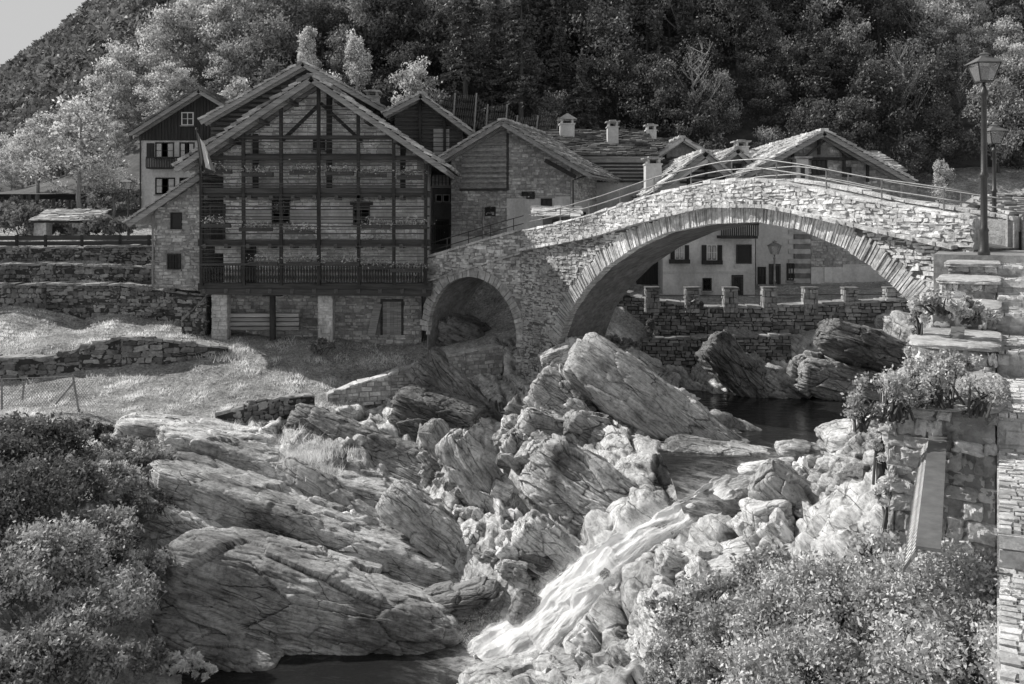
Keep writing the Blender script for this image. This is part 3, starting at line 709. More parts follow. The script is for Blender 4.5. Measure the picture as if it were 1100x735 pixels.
for a, b in zip(tt[:-1], tt[1:]):
    la, lb, ha, hb = low(a), low(b), float(ft(a)), float(ft(b))
    if b-a < .003: continue
    for (o0, o1, da, db) in ((0, -BWID, 0, 0),):
        ka, kb = ha-.75, hb-.75     # deck level; parapets rise on both sides
        o0 = o0-.0; mb.hexa([bpt(a,la,o0), bpt(b,lb,o0), bpt(b,lb,o1), bpt(a,la,o1), bpt(a,ka,o0), bpt(b,kb,o0), bpt(b,kb,o1), bpt(a,ka,o1)], .5)
t = MT('vault stones'); v = t.coord((1,1,1), (0,0,math.radians(-55)))
vb = t.coord((.7,5,5), (0,0,math.radians(35)))
t.finish(t.math('MULTIPLY', t.math('MULTIPLY', t.ramp(t.noise(vb, 1.2, 6, .7), [(.3,.5),(.7,1.5)]), t.ramp(t.noise(t.coord(), .8, 4), [(.3,.6),(.7,1.2)])), .2), t.noise(vb, 1.6, 7, .7), .1, .9)
mb.build('barrel', t.m, bridge)
for o0 in (-.01, -BWID+.36):
    mb = MB()
    for a, b in zip(tt[:-1], tt[1:]):
        if b-a < .003: continue
        mb.hexa([bpt(a,float(ft(a))-.76,o0), bpt(b,float(ft(b))-.76,o0), bpt(b,float(ft(b))-.76,o0-.35), bpt(a,float(ft(a))-.76,o0-.35), bpt(a,float(ft(a))-.03,o0), bpt(b,float(ft(b))-.03,o0), bpt(b,float(ft(b))-.03,o0-.35), bpt(a,float(ft(a))-.03,o0-.35)], .5)
    mb.build('parapet_core', M['bmortar'], bridge)
# voussoir ring
RT = .62
ss = np.linspace(tl, tr, 600); zz = fi(ss); al = np.concatenate([[0], np.cumsum(np.hypot(np.diff(ss), np.diff(zz)))])
mb = MB(); s_ = .5
ring_pts = []
while s_ < al[-1]-.4:
    w_ = random.uniform(.055, .115)
    m_ = s_+w_/2; tm, zm = np.interp(m_, al, ss), np.interp(m_, al, zz)
    ta, za = np.interp(m_-.5, al, ss), np.interp(m_-.5, al, zz); tb, zb = np.interp(m_+.5, al, ss), np.interp(m_+.5, al, zz)
    d = U((tb-ta, zb-za)); nn = np.array([-d[1], d[0]])
    L = RT*random.uniform(.82, 1.1); pr = random.uniform(.02, .085)
    q = []
    for (oo) in (-.3, pr):
        for e, f_ in ((-1,0),(1,0),(1,1),(-1,1)):
            ww = (w_/2-.012)*(1+.12*f_)
            q.append(bpt(tm+d[0]*e*ww+nn[0]*(L*f_-.015), zm+d[1]*e*ww+nn[1]*(L*f_-.015), oo))
    q = np.array(q)+rng.uniform(-1,1,(8,3))*.012
    mb.add(q, MB.BOXF, random.uniform(.3, .85)*(.2+.8*float(sstep(bt(628,300)[0], bt(655,300)[0], tm)))); s_ += w_  # ring stones toned darker at the left foot, a painted cast shadow
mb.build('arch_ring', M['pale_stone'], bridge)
def in_ring(t_, z):
    if t_ <= tl-.1: return False
    if t_ >= tr: return False
    # distance to the intrados curve
    k = np.hypot(ss-t_, zz-z).min(); return k < RT*.97 or z < fi(t_)
frb = lambda a, b, c: bpt(a, b, c)
TONEF[0] = lambda u, v: .25+.75*float(sstep(bt(632,260)[0], bt(655,260)[0], u+v*.25))  # slanted shadow edge painted into the stone tone, darker to the left
mb = MB()
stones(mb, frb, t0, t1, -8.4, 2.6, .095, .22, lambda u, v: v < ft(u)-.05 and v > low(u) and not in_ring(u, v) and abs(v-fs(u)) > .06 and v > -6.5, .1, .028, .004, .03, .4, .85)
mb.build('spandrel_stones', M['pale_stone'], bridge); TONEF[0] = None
mb = MB()
for a, b in zip(tt[::2], tt[2::2]):
    w0 = random.uniform(.24, .34)
    if b > bt(1040,268)[0]: break
    q = [bpt(a,float(fs(a))-.04,-.05), bpt(b-.02,float(fs(b))-.04,-.05), bpt(b-.02,float(fs(b))-.04,w0), bpt(a,float(fs(a))-.04,w0), bpt(a,float(fs(a))+.06,-.05), bpt(b-.02,float(fs(b))+.06,-.05), bpt(b-.02,float(fs(b))+.06,w0), bpt(a,float(fs(a))+.06,w0)]
    mb.add(np.array(q)+rng.uniform(-1,1,(8,3))*.012, MB.BOXF, random.uniform(.2,.6))
mb.build('string_course', M['pale_stone'], bridge)
for o0 in (.03, -BWID+.4):
    mb = MB(); a = t0
    while a < t1-.2:
        b = a+random.uniform(.3, .75); b = min(b, t1); h = random.uniform(.06, .11)
        q = [bpt(a,float(ft(a))-.04,o0), bpt(b-.02,float(ft(b))-.04,o0), bpt(b-.02,float(ft(b))-.04,o0-.43), bpt(a,float(ft(a))-.04,o0-.43), bpt(a,float(ft(a))+h-.04,o0), bpt(b-.02,float(ft(b))+h-.04,o0), bpt(b-.02,float(ft(b))+h-.04,o0-.43), bpt(a,float(ft(a))+h-.04,o0-.43)]
        mb.add(np.array(q)+rng.uniform(-1,1,(8,3))*.02, MB.BOXF, random.uniform(.4,.9)); a = b
    mb.build('coping', M['pale_stone'], bridge)
# approach wall with the small arch (continues the bridge to the left)
JA = bpt(t0, 0)[:2]; JB = np.array([P(459,0,41.3)[0], 41.3]); JD = (JB-JA); JL = np.linalg.norm(JD); JD = JD/JL; JN = np.array([JD[1], -JD[0]]); 
if JN[1] > 0: JN = -JN
def jpt(s_, z, out=0): return np.array([JA[0]+JD[0]*s_+JN[0]*out, JA[1]+JD[1]*s_+JN[1]*out, z])
def js(px, py):
    u = (px-550)/F; s_ = (u*JA[1]-JA[0])/(JD[0]-u*JD[1]); Y = JA[1]+JD[1]*s_; return s_, (HY-py)*Y/F
def jprof(l):
    a = np.array(sorted(js(*p) for p in l)); return lambda s_: np.interp(s_, a[:, 0], a[:, 1])
jt = jprof([(459,277),(500,265),(530,256),(560,248)])
jst = jprof([(459,303),(500,291),(530,281),(560,273)])
sc_, zc_ = js(506, 360); ra = (js(458,360)[0]-js(553,360)[0])/2
def jlow(s_):
    d = abs(s_-sc_)
    return zc_+math.sqrt(max(0, ra*ra-d*d))*1.03 if d < ra else -9.0
appr = thing('approach_wall', 'shaded rubble approach wall with small arched opening beside the timber house', 'wall', jpt(JL/2, -6))
mb = MB(); S_ = np.sort(np.concatenate([np.linspace(0, JL, 70), [sc_-ra-.001, sc_-ra+.001, sc_+ra-.001, sc_+ra+.001]]))
for a, b in zip(S_[:-1], S_[1:]):
    if b-a < .003: continue
    mb.hexa([jpt(a,jlow(a),0), jpt(b,jlow(b),0), jpt(b,jlow(b),-2.6), jpt(a,jlow(a),-2.6), jpt(a,float(jt(a)),0), jpt(b,float(jt(b)),0), jpt(b,float(jt(b)),-2.6), jpt(a,float(jt(a)),-2.6)])
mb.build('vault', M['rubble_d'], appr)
mb = MB()
stones(mb, lambda a, b, c: jpt(a, b, c), 0, JL, -9, 0, .13, .3, lambda u, v: v < jt(u)-.03 and not (abs(u-sc_) < ra and v < zc_) and math.hypot(u-sc_, v-zc_) > ra+.42*(v > zc_) and abs(v-jst(u)) > .05, .1, .045, .006, .03, .2, .85)
mb.build('wall_stones', M['rubble'], appr)
mb = MB(); k = 0
while k < math.pi:
    a2 = k+random.uniform(.06,.1); m_ = (k+a2)/2; L = random.uniform(.36,.46); pr = random.uniform(.01,.06)
    q = []
    for oo in (-.2, pr):
        for (an, rr) in ((k+.006, ra-.01),(a2-.006, ra-.01),(a2-.004, ra+L),(k+.004, ra+L)):
            q.append(jpt(sc_+math.cos(an)*rr, zc_+math.sin(an)*rr*1.03, oo))
    mb.add(q, MB.BOXF, random.uniform(.2,.75)); k = a2
mb.build('arch_ring', M['rubble'], appr)
mb = MB()
s_ = 0
while s_ < JL-.05:
    b = min(JL, s_+random.uniform(.3,.7))
    for zf, w0, h in ((jst,.09,.07),(jt,.06,.1)):
        q = [jpt(s_,float(zf(s_)),-.1), jpt(b-.02,float(zf(b)),-.1), jpt(b-.02,float(zf(b)),w0), jpt(s_,float(zf(s_)),w0), jpt(s_,float(zf(s_))+h,-.1), jpt(b-.02,float(zf(b))+h,-.1), jpt(b-.02,float(zf(b))+h,w0), jpt(s_,float(zf(s_))+h,w0)]
        mb.add(np.array(q)+rng.uniform(-1,1,(8,3))*.012, MB.BOXF, random.uniform(.2,.7))
    s_ = b
mb.build('string_course', M['rubble'], appr)
# hand rail over both
rail = thing('bridge_railing', 'thin iron handrail with slender posts along the bridge crest', 'railing', bpt(0, 0))
def rail_line(pl):
    return [np.array(x) for x in pl]
R1 = []
for px, py in ((640,232),(702,209),(765,196),(809,193),(859,200),(921,214),(978,224),(1045,236)):
    a, z = bt(px, py); R1.append((a, z))
Ra = np.array(R1)
for hh_ in (.34, .62):
    mb = MB(); tq = np.linspace(t0+.3, Ra[-1,0], 26)
    mb.tube([bpt(a, float(ft(a))+hh_, -.2) for a in tq], .022, 6); mb.build('rail', M['metal_l'], rail, True)
for a in np.arange(t0+.6, Ra[-1,0], 1.75):
    mb = MB(); mb.tube([bpt(a, float(ft(a))-.1, -.2), bpt(a, float(ft(a))+.63, -.2)], .022, 6); mb.build('post', M['metal_l'], rail)
for hh_ in (.3, .62):
    mb = MB(); mb.tube([jpt(a, float(jt(a))+hh_, -.15) for a in np.linspace(0,JL,8)], .02, 6); mb.build('rail', M['metal'], rail, True)
for a in np.arange(.5, JL, 1.2):
    mb = MB(); mb.tube([jpt(a, float(jt(a))-.1, -.15), jpt(a, float(jt(a))+.63, -.15)], .02, 6); mb.build('post', M['metal'], rail)
# back handrail on the far parapet
rail2 = thing('bridge_railing', 'second iron handrail on the far side of the bridge crest', 'railing', bpt(5, 0, -BWID))
for hh_ in (.2, .45):
    mb = MB(); mb.tube([bpt(a, float(ft(a))+hh_, -BWID+.2) for a in np.linspace(4, Ra[-1,0], 22)], .02, 6); mb.build('rail', M['metal_l'], rail2, True)
for a in np.arange(4.2, Ra[-1,0], 1.75):
    mb = MB(); mb.tube([bpt(a, float(ft(a))-.1, -BWID+.2), bpt(a, float(ft(a))+.46, -BWID+.2)], .02, 6); mb.build('post', M['metal_l'], rail2)
# low curved ramp wall in front of the small arch
def path_wall(name, label, cat, pl, th, m='rubble', cap=True, rh=.15, sw=.3, proud=.05, jit=.03, group=None, core='mortar_dark', depth=.14, face=None, ragged=0):
    """pl: list of (x, y, zbottom, ztop); face on the camera side plus top stones"""
    pl = [np.asarray(p, float) for p in pl]
    o = thing(name, label, cat, (pl[len(pl)//2][0], pl[len(pl)//2][1], pl[len(pl)//2][2]), group=group)
    mc, ms = MB(), MB()
    for a, b in zip(pl[:-1], pl[1:]):
        d = b[:2]-a[:2]; L = np.linalg.norm(d); d = d/L; n_ = np.array([d[1], -d[0]])
        if n_[1] > 0 and face is None: n_ = -n_
        if face is not None and n_@np.array(face) < 0: n_ = -n_
        mc.hexa([(a[0],a[1],a[2]),(b[0],b[1],b[2]),(b[0]-n_[0]*th,b[1]-n_[1]*th,b[2]),(a[0]-n_[0]*th,a[1]-n_[1]*th,a[2]),(a[0],a[1],a[3]-.06),(b[0],b[1],b[3]-.06),(b[0]-n_[0]*th,b[1]-n_[1]*th,b[3]-.06),(a[0]-n_[0]*th,a[1]-n_[1]*th,a[3]-.06)])
        zl = min(a[2], b[2]); zh = max(a[3], b[3])
        fr = lambda u, v, w_, a=a, d=d, n_=n_: np.array([a[0]+d[0]*u+n_[0]*w_, a[1]+d[1]*u+n_[1]*w_, v])
        rg = lambda u: fbm(np.array([[u*1.3+a[0], 0.3, a[1]]]), 2, 4)[0]*ragged
        (rough if m == 'drystone' else stones)(ms, fr, 0, L, zl, zh, rh, sw, lambda u, v, a=a, b=b, L=L: v < a[3]+(b[3]-a[3])*u/L+rg(u) and v > a[2]+(b[2]-a[2])*u/L-.1, *((depth, proud) if m == 'drystone' else (depth, proud, .012, jit, .1, .95, .5)))
        if cap:
            u = 0
            while u < L:
                w_ = random.uniform(.25,.7); e = min(L, u+w_); zt = lambda q: a[3]+(b[3]-a[3])*q/L-.05
                h = random.uniform(.05,.12)
                q = [fr(u+.01,zt(u),.06), fr(e-.01,zt(e),.06), fr(e-.01,zt(e),-th), fr(u+.01,zt(u),-th), fr(u+.01,zt(u)+h,.06), fr(e-.01,zt(e)+h,.06), fr(e-.01,zt(e)+h,-th), fr(u+.01,zt(u)+h,-th)]
                ms.add(np.array(q)+rng.uniform(-1,1,(8,3))*.03, MB.BOXF, random.uniform(.5,1)); u = e
    mc.build('core', M[core], o); ms.build('stones', M[m], o)
    return o
def pl_(l): return [(*P(px, 0, Y)[:2], P(0, pyb, Y)[2], P(0, pyt, Y)[2]) for px, pyt, pyb, Y in l]
path_wall('ramp_wall', 'low curved rubble wall climbing in front of the small arch', 'wall', pl_([(352,424,442,36.4),(385,412,436,36.8),(420,402,428,37.2),(460,388,422,37.6),(500,378,410,38.1),(540,372,400,38.8)]), .5, 'rubble', core='mortar', proud=.03, jit=.02)
# dry stone terrace walls of the left bank
path_wall('terrace_wall', 'uppermost earth faced terrace wall just below the timber fence', 'wall', pl_([(-60,266,287,47.3),(60,266,287,47.2),(163,264,287,47.2)]), .5, 'drystone', proud=.05, jit=.04)
path_wall('terrace_wall', 'second terrace wall of flat dry stones, white stone on its top', 'wall', pl_([(-60,284,306,45.4),(60,284,306,45.3),(165,287,305,45.2)]), .6, 'drystone', ragged=.3, jit=.05, rh=.18, proud=.08)
path_wall('terrace_wall', 'tall dark dry stone terrace wall standing over the sunny grass strip', 'wall', pl_([(-60,306,356,43.6),(50,306,352,43.5),(130,306,347,43.4),(225,318,343,42.8)]), .7, 'drystone', ragged=.35, jit=.05, rh=.18, proud=.08)
path_wall('terrace_wall', 'lowest collapsed dry stone wall between the two sunny grass slopes', 'wall', pl_([(-60,386,416,37.8),(60,384,412,37.9),(85,376,412,38.0),(130,363,410,38.2),(175,366,404,38.6),(245,374,392,39.4)]), .7, 'drystone', ragged=.45, sw=.38, rh=.19, proud=.09, jit=.06)
path_wall('terrace_wall', 'ruined stub of dry stones right of the pale rock shelf', 'wall', pl_([(232,446,470,33.2),(262,438,474,33.2),(300,428,458,33.8),(338,424,440,34.4)]), .5, 'drystone', ragged=.35, jit=.05, rh=.18, proud=.08)
path_wall('terrace_wall', 'broken stub of dry stones beside the left pillar of the timber house', 'wall', pl_([(195,345,372,41.6),(222,318,372,41.4)]), .6, 'drystone', ragged=.4)
# road wall across the pool with its row of square pillars
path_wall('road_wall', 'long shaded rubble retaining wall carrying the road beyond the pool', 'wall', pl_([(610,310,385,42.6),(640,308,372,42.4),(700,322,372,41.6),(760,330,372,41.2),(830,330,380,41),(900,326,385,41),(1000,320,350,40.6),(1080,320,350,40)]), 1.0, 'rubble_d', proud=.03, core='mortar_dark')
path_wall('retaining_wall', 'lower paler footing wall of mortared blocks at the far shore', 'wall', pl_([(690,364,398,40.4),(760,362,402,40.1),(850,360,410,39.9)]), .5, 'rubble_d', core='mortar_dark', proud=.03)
for px in (701,744,785,827,871,914,959,1000):
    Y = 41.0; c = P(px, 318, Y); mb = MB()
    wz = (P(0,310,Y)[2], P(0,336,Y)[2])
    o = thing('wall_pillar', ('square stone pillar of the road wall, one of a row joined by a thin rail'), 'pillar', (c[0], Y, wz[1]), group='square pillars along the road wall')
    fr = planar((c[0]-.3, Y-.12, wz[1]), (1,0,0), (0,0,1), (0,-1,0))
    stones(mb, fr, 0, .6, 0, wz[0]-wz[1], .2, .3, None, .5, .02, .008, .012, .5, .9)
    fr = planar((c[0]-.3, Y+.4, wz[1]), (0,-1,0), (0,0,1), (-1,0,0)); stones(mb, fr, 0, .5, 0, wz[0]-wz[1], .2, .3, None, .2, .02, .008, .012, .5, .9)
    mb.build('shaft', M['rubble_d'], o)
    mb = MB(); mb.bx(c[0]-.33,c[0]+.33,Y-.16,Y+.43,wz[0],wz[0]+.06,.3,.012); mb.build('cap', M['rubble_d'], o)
rr = MB(); rr.tube([P(690,318,41.1), P(1010,316,41.1)], .025, 6); tag(rr.build('guard_rail', M['metal']), 'thin level iron rail linking the road wall pillars', 'railing')

# ================================================================== STAIRS, STEPPED PARAPET (right)
SD = U((.521,1,0)); SP = np.array([SD[1], -SD[0], 0])      # along and to the right of the flight
def sp3(Y, right, z): 
    p = SD*(Y/SD[1]); return np.array([p[0]+SP[0]*right, p[1]+SP[1]*right, z])
YS = [20.9,19.6,18.4,17.2,16.0,14.0,11.3,8.4,5.6]; HS = [-.8,-1.0,-1.22,-1.44,-1.62,-1.98,-2.36,-2.78,-3.15]
stairs = thing('stone_stairs', 'broad cobbled steps descending along the right edge towards the viewer', 'stairs', sp3(14, 1, -3))
for i in range(len(YS)-1):
    mb = MB(); y1, y0 = YS[i], YS[i+1]; z = HS[i+1]
    # tread between the riser at y1 (behind) and y0 (front); body block
    q = [sp3(y0,0,-4), sp3(y0,3.2,-4), sp3(y1,3.2,-4), sp3(y1,0,-4), sp3(y0,0,z-.05), sp3(y0,3.2,z-.05), sp3(y1,3.2,z-.02), sp3(y1,0,z-.02)]
    mb.hexa(q, .3)
    Lr = (y1-y0)/SD[1]; nr = max(2, int(Lr/.11))
    for r in range(nr):
        u = 0.02
        while u < 3.2:
            w_ = random.uniform(.08,.2); e = min(3.2, u+w_); ya, yb = y0+(y1-y0)*r/nr+.01, y0+(y1-y0)*(r+1)/nr-.008
            zz_ = z+random.uniform(-.012,.012)
            q = [sp3(ya,u,z-.12), sp3(ya,e-.02,z-.12), sp3(yb,e-.02,z-.12), sp3(yb,u,z-.12), sp3(ya,u,zz_), sp3(ya,e-.02,zz_), sp3(yb,e-.02,zz_), sp3(yb,u,zz_)]
            mb.add(np.array(q)+rng.uniform(-1,1,(8,3))*.007, MB.BOXF, random.uniform(.3,1.0)); u = e
    fr = planar(sp3(y0,0,z-.5), SP, (0,0,1), -SD); stones(mb, fr, 0, 3.2, 0, .45, .15, .35, None, .1, .015, .008, .012, .2, .7)
    mb.build('step', M['pale_stone'], stairs)
mb = MB(); q = [sp3(20.9,-1.3,-4), sp3(20.9,3.2,-4), sp3(27,3.2,-4), sp3(27,-1.3,-4), sp3(20.9,-1.3,-.82), sp3(20.9,3.2,-.82), sp3(27,3.2,-.8), sp3(27,-1.3,-.8)]; mb.hexa(q)
kind(mb.build('landing', M['mortar']), 'structure')
par = thing('stepped_parapet', 'stepped rubble wall with stone slab caps beside the broad cobbled steps', 'wall', sp3(14, -.5, -4.5))
SEG = [(20.9,19.4,-.93,.9),(19.4,17.6,-1.17,.95),(17.6,15.9,-1.52,1.0),(15.9,13.9,-1.9,1.1),(13.9,11.2,-2.27,1.22),]
for i, (ya, yb, zt, wd_) in enumerate(SEG):
    mb = MB(); zb = -8
    mb.hexa([sp3(yb,-wd_,zb), sp3(yb,-.02,zb), sp3(ya,-.02,zb), sp3(ya,-wd_,zb), sp3(yb,-wd_,zt-.1), sp3(yb,-.02,zt-.1), sp3(ya,-.02,zt-.1), sp3(ya,-wd_,zt-.1)])
    mb.build('core', M['mortar'], par)
    mb = MB()
    fr = planar(sp3(yb,-wd_,zb), SP, (0,0,1), -SD); rough(mb, fr, 0, wd_, (3.2 if i == len(SEG)-1 else zt-zb-1.2 if i < len(SEG)-1 else 0), zt-zb-.08, .19, .24, None, .16, .1, 9)
    fr = planar(sp3(ya,-wd_,zb), -SD, (0,0,1), -SP); rough(mb, fr, 0, (ya-yb)/SD[1], 3.5, zt-zb-.08, .19, .24, None, .16, .1, 9)
    mb.build('stones', M['pale_stone'], par)
    mb = MB(); q = [sp3(yb-.12,-wd_-.1,zt-.09), sp3(yb-.12,.06,zt-.09), sp3(ya-.05,.06,zt-.09), sp3(ya-.05,-wd_-.1,zt-.09), sp3(yb-.12,-wd_-.1,zt), sp3(yb-.12,.06,zt), sp3(ya-.05,.06,zt), sp3(ya-.05,-wd_-.1,zt)]
    q = np.array(q); cc_ = q.mean(0); ex, ey, ez = (q[1]-q[0])/2, (q[3]-q[0])/2, (q[4]-q[0])/2
    L_ = CS[14][0]; L_ = np.tan(L_*math.pi/4); L_ = L_/((np.abs(L_)**9).sum(1)**(1/9))[:, None]; L_ = L_*(1+.05*fbm(L_*2.2+i*3, 3, i))[:, None]
    mb.add(cc_+L_[:, :1]*ex*1.02+L_[:, 1:2]*ey+L_[:, 2:]*ez*(1+.5*fbm(L_*1.7+i, 3, i+5))[:, None], CS[14][1].tolist(), .3); mb.build('cap_slab', M['pale_stone'], par)
# steel box rail
def box_beam(label, pa, pb, w_, h_, holes):
    o = thing('steel_rail', label, 'rail', pa)
    mb = MB(); pa, pb = np.array(pa), np.array(pb)
    mb.bar(pa, pb, w_, .03); mb.build('top_plate', M['metal_l'], o)
    d = U(pb-pa); s1 = U(np.cross(d, (0,0,1)))
    L = np.linalg.norm(pb-pa)
    for sg in (1,):
        mb = MB(); off = s1*sg*(w_/2-.008)
        # perforated cheek built as a lattice
        mb.bar(pa+off-(0,0,.05), pb+off-(0,0,.05), .012, .07); lo_ = s1*sg*.1; mb.bar(pa+off+lo_-(0,0,h_), pb+off+lo_-(0,0,h_), .012, .06)
        k = 0
        while k < L:
            mb.bar(pa+off+d*k-(0,0,.05), pa+off+lo_+d*min(L,k+.1)-(0,0,h_), .01, .03); mb.bar(pa+off+d*min(L,k+.1)-(0,0,.05), pa+off+lo_+d*k-(0,0,h_), .01, .03); k += .1
        mb.build('side_lattice', M['metal_l'], o)
    return o
box_beam('wide flat steel rail with perforated sides coming forward over the bushes', P(1009,452,12.2), P(997,590,8.0), .2, .2, 1)
box_beam('short curved steel rail end behind the trailing shrub', P(1029,352,15.2), P(1026,392,13.9), .2, .2, 1)

# ================================================================== LAMPS
def lantern(o, top, h, mt='metal', gl='glass_l'):
    """tapered four sided lantern whose foot is at z=top"""
    w0, w1 = .13*h/.7, .235*h/.7; x, y, z = top
    mb = MB()
    for sx, sy in ((-1,-1),(1,-1),(1,1),(-1,1)):
        mb.bar((x+sx*w0,y+sy*w0,z+.1*h), (x+sx*w1,y+sy*w1,z+.62*h), .022)
    for zz_, ww in ((z+.1*h, w0), (z+.62*h, w1)):
        for a, b in (((-1,-1),(1,-1)),((1,-1),(1,1)),((1,1),(-1,1)),((-1,1),(-1,-1))):
            mb.bar((x+a[0]*ww,y+a[1]*ww,zz_), (x+b[0]*ww,y+b[1]*ww,zz_), .024)
    mb.lathe((x,y,z), [(.03,0),(.05,.02*h),(.03,.05*h),(.09*h/.7,.09*h),(.02,.1*h)], 10)
    mb.build('lantern_frame', M[mt], o)
    mb = MB(); a, b = w0*.93, w1*.95
    mb.hexa([(x-a,y-a,z+.11*h),(x+a,y-a,z+.11*h),(x+a,y+a,z+.11*h),(x-a,y+a,z+.11*h),(x-b,y-b,z+.61*h),(x+b,y-b,z+.61*h),(x+b,y+b,z+.61*h),(x-b,y+b,z+.61*h)]); mb.build('lantern_glass', M['glass_l'], o)
    mb = MB(); r = w1*1.22; c_ = w1*.42
    mb.hexa([(x-r,y-r,z+.63*h),(x+r,y-r,z+.63*h),(x+r,y+r,z+.63*h),(x-r,y+r,z+.63*h),(x-c_,y-c_,z+.82*h),(x+c_,y-c_,z+.82*h),(x+c_,y+c_,z+.82*h),(x-c_,y+c_,z+.82*h)])
    mb.lathe((x,y,z+.82*h), [(c_*.9,0),(c_*.9,.07*h),(c_*1.3,.075*h),(c_*.5,.13*h),(.012,.14*h),(.02,.17*h),(.004,.2*h)], 12)
    mb.build('lantern_roof', M['metal_l'], o)
t = MT('frosted lantern glass'); t.b.inputs['Transmission Weight'].default_value = .75; t.b.inputs['Roughness'].default_value = .25; t.b.inputs['Base Color'].default_value = g3(.62); t.b.inputs['IOR'].default_value = 1.1; M['glass_l'] = t.m
def lamp(name, label, base, H, r=.06, lh=.85, mt='metal', group=None):
    o = thing(name, label, 'street lamp', base, group=group); x, y, z = base
    mb = MB(); hp = H-lh
    mb.lathe((x,y,z), [(r*1.9,0),(r*1.9,.08),(r*1.5,.12),(r*1.35,.5),(r*1.6,.54),(r*1.1,.6),(r*1.05,hp*.45),(r*1.5,hp*.46),(r*1.5,hp*.475),(r,hp*.49),(r*.85,hp*.93),(r*1.35,hp*.94),(r*1.35,hp*.96),(r*.7,hp*.98),(r*.5,hp)], 14)
    mb.build('post', M[mt], o, True)
    lantern(o, (x,y,z+hp), lh, mt)
    return o
b_ = P(1057,274,20.3); lamp('street_lamp', 'tall classic iron street lamp at the bridge end, nearest to the viewer', b_, (274-55)*20.3/F, .066, .74)
b_ = P(1068,248,27.0); lamp('street_lamp', 'smaller iron street lamp half hidden behind the tallest one', b_, (248-132)*27/F, .058, .68)
b_ = P(138,258,49.5); lamp('street_lamp', 'slim street lamp by the timber fence left of the houses', b_, 68*49.5/F, .05, .75)
b_ = P(519,264,43.6); lamp('street_lamp', 'small pale street lamp in front of the slatted stone barn', b_, 57*43.6/F, .045, .75, 'metal_l')
b_ = P(832,326,44.5); lamp('street_lamp', 'street lamp standing in the alley seen under the big arch', b_, 68*44.5/F, .05, .75, 'metal_l')
# ================================================================== HOUSES
def rect_in(rects): return lambda u, v: any(a-.12 < u < b+.12 and c-.05 < v < d+.08 for a, b, c, d in rects)
def window(root, fr, x0, x1, z0, z1, y=0, shutters=False, bars=1, frame_m='wood', sill=True, lintel=False, curtain=False, grille=False):
    """a window in the plane y of the local frame fr"""
    f = MB(); t_ = .06
    f.bx(x0-t_,x1+t_,y-.05,y+.05,z1,z1+t_,fr=fr); f.bx(x0-t_,x1+t_,y-.05,y+.05,z0-t_,z0,fr=fr)
    f.bx(x0-t_,x0,y-.05,y+.05,z0,z1,fr=fr); f.bx(x1,x1+t_,y-.05,y+.05,z0,z1,fr=fr)
    for k in range(bars):
        xc = x0+(x1-x0)*(k+1)/(bars+1); f.bx(xc-.025,xc+.025,y-.03,y+.03,z0,z1,fr=fr)
    if bars: f.bx(x0,x1,y-.028,y+.028,(z0+z1)/2-.015,(z0+z1)/2+.015,fr=fr)
    o = f.build('window', M[frame_m], root)
    p = MB(); p.bx(x0+.002,x1-.002,y+.0,y+.02,z0+.002,z1-.002,fr=fr); p.build('pane', M['glass'], o)
    if curtain:
        for s_ in (0, 1):
            p = MB(); w_ = (x1-x0)*.3; a = x0+.02 if s_ == 0 else x1-w_-.02; p.bx(a,a+w_,y-.012,y-.004,z0+.05,z1-.03,fr=fr); p.build('curtain', M['plaster_w'], o)
    if sill: p = MB(); p.bx(x0-.12,x1+.12,y-.16,y+.02,z0-t_-.07,z0-t_-.005,fr=fr); p.build('sill', M['mortar'], o)
    if lintel: p = MB(); p.bx(x0-.2,x1+.2,y-.045,y+.03,z1+t_+.005,z1+t_+.16,fr=fr); p.build('lintel', M['woodx'], o)
    if grille:
        p = MB()
        for k in range(1, 4): xc = x0+(x1-x0)*k/4; p.bx(xc-.012,xc+.012,y-.08,y-.06,z0,z1,fr=fr)
        p.bx(x0,x1,y-.085,y-.07,(z0+z1)/2-.012,(z0+z1)/2+.012,fr=fr); p.build('grille', M['grille'], o)
    if shutters:
        w_ = (x1-x0)/2+.03
        for s_ in (-1, 1):
            p = MB(); a = x0-t_-w_ if s_ < 0 else x1+t_
            p.bx(a,a+w_,y-.08,y-.045,z0-.03,z1+.03,fr=fr)
            for k in range(7): zz_ = z0+(z1-z0)*(k+.3)/7; p.bx(a+.04,a+w_-.04,y-.095,y-.08,zz_,zz_+.05,fr=fr)
            p.build('shutter', M['wood'], root)
    return o
def door(root, fr, x0, x1, z0, z1, y=0, m='wood'):
    p = MB(); n_ = max(3, int((x1-x0)/.16))
    for k in range(n_):
        a, b = x0+(x1-x0)*k/n_, x0+(x1-x0)*(k+1)/n_; p.bx(a+.004,b-.004,y-.03,y+.03+.004*k,z0,z1,random.uniform(.3,.7),fr=fr)
    p.bx(x0,x1,y-.05,y-.03,z0+.25,z0+.37,fr=fr); p.bx(x0,x1,y-.05,y-.03,z1-.4,z1-.28,fr=fr)
    o = p.build('door', M[m], root)
    f = MB(); f.bx(x0-.1,x0,y-.06,y+.06,z0,z1+.12,fr=fr); f.bx(x1,x1+.1,y-.06,y+.06,z0,z1+.12,fr=fr); f.bx(x0,x1,y-.06,y+.06,z1+.001,z1+.12,fr=fr); f.build('door_frame', M['woodx'], o)
    h = MB(); h.bx(x1-.14,x1-.1,y-.1,y-.05,z0+(z1-z0)*.48,z0+(z1-z0)*.54,fr=fr); h.build('handle', M['metal_l'], o)
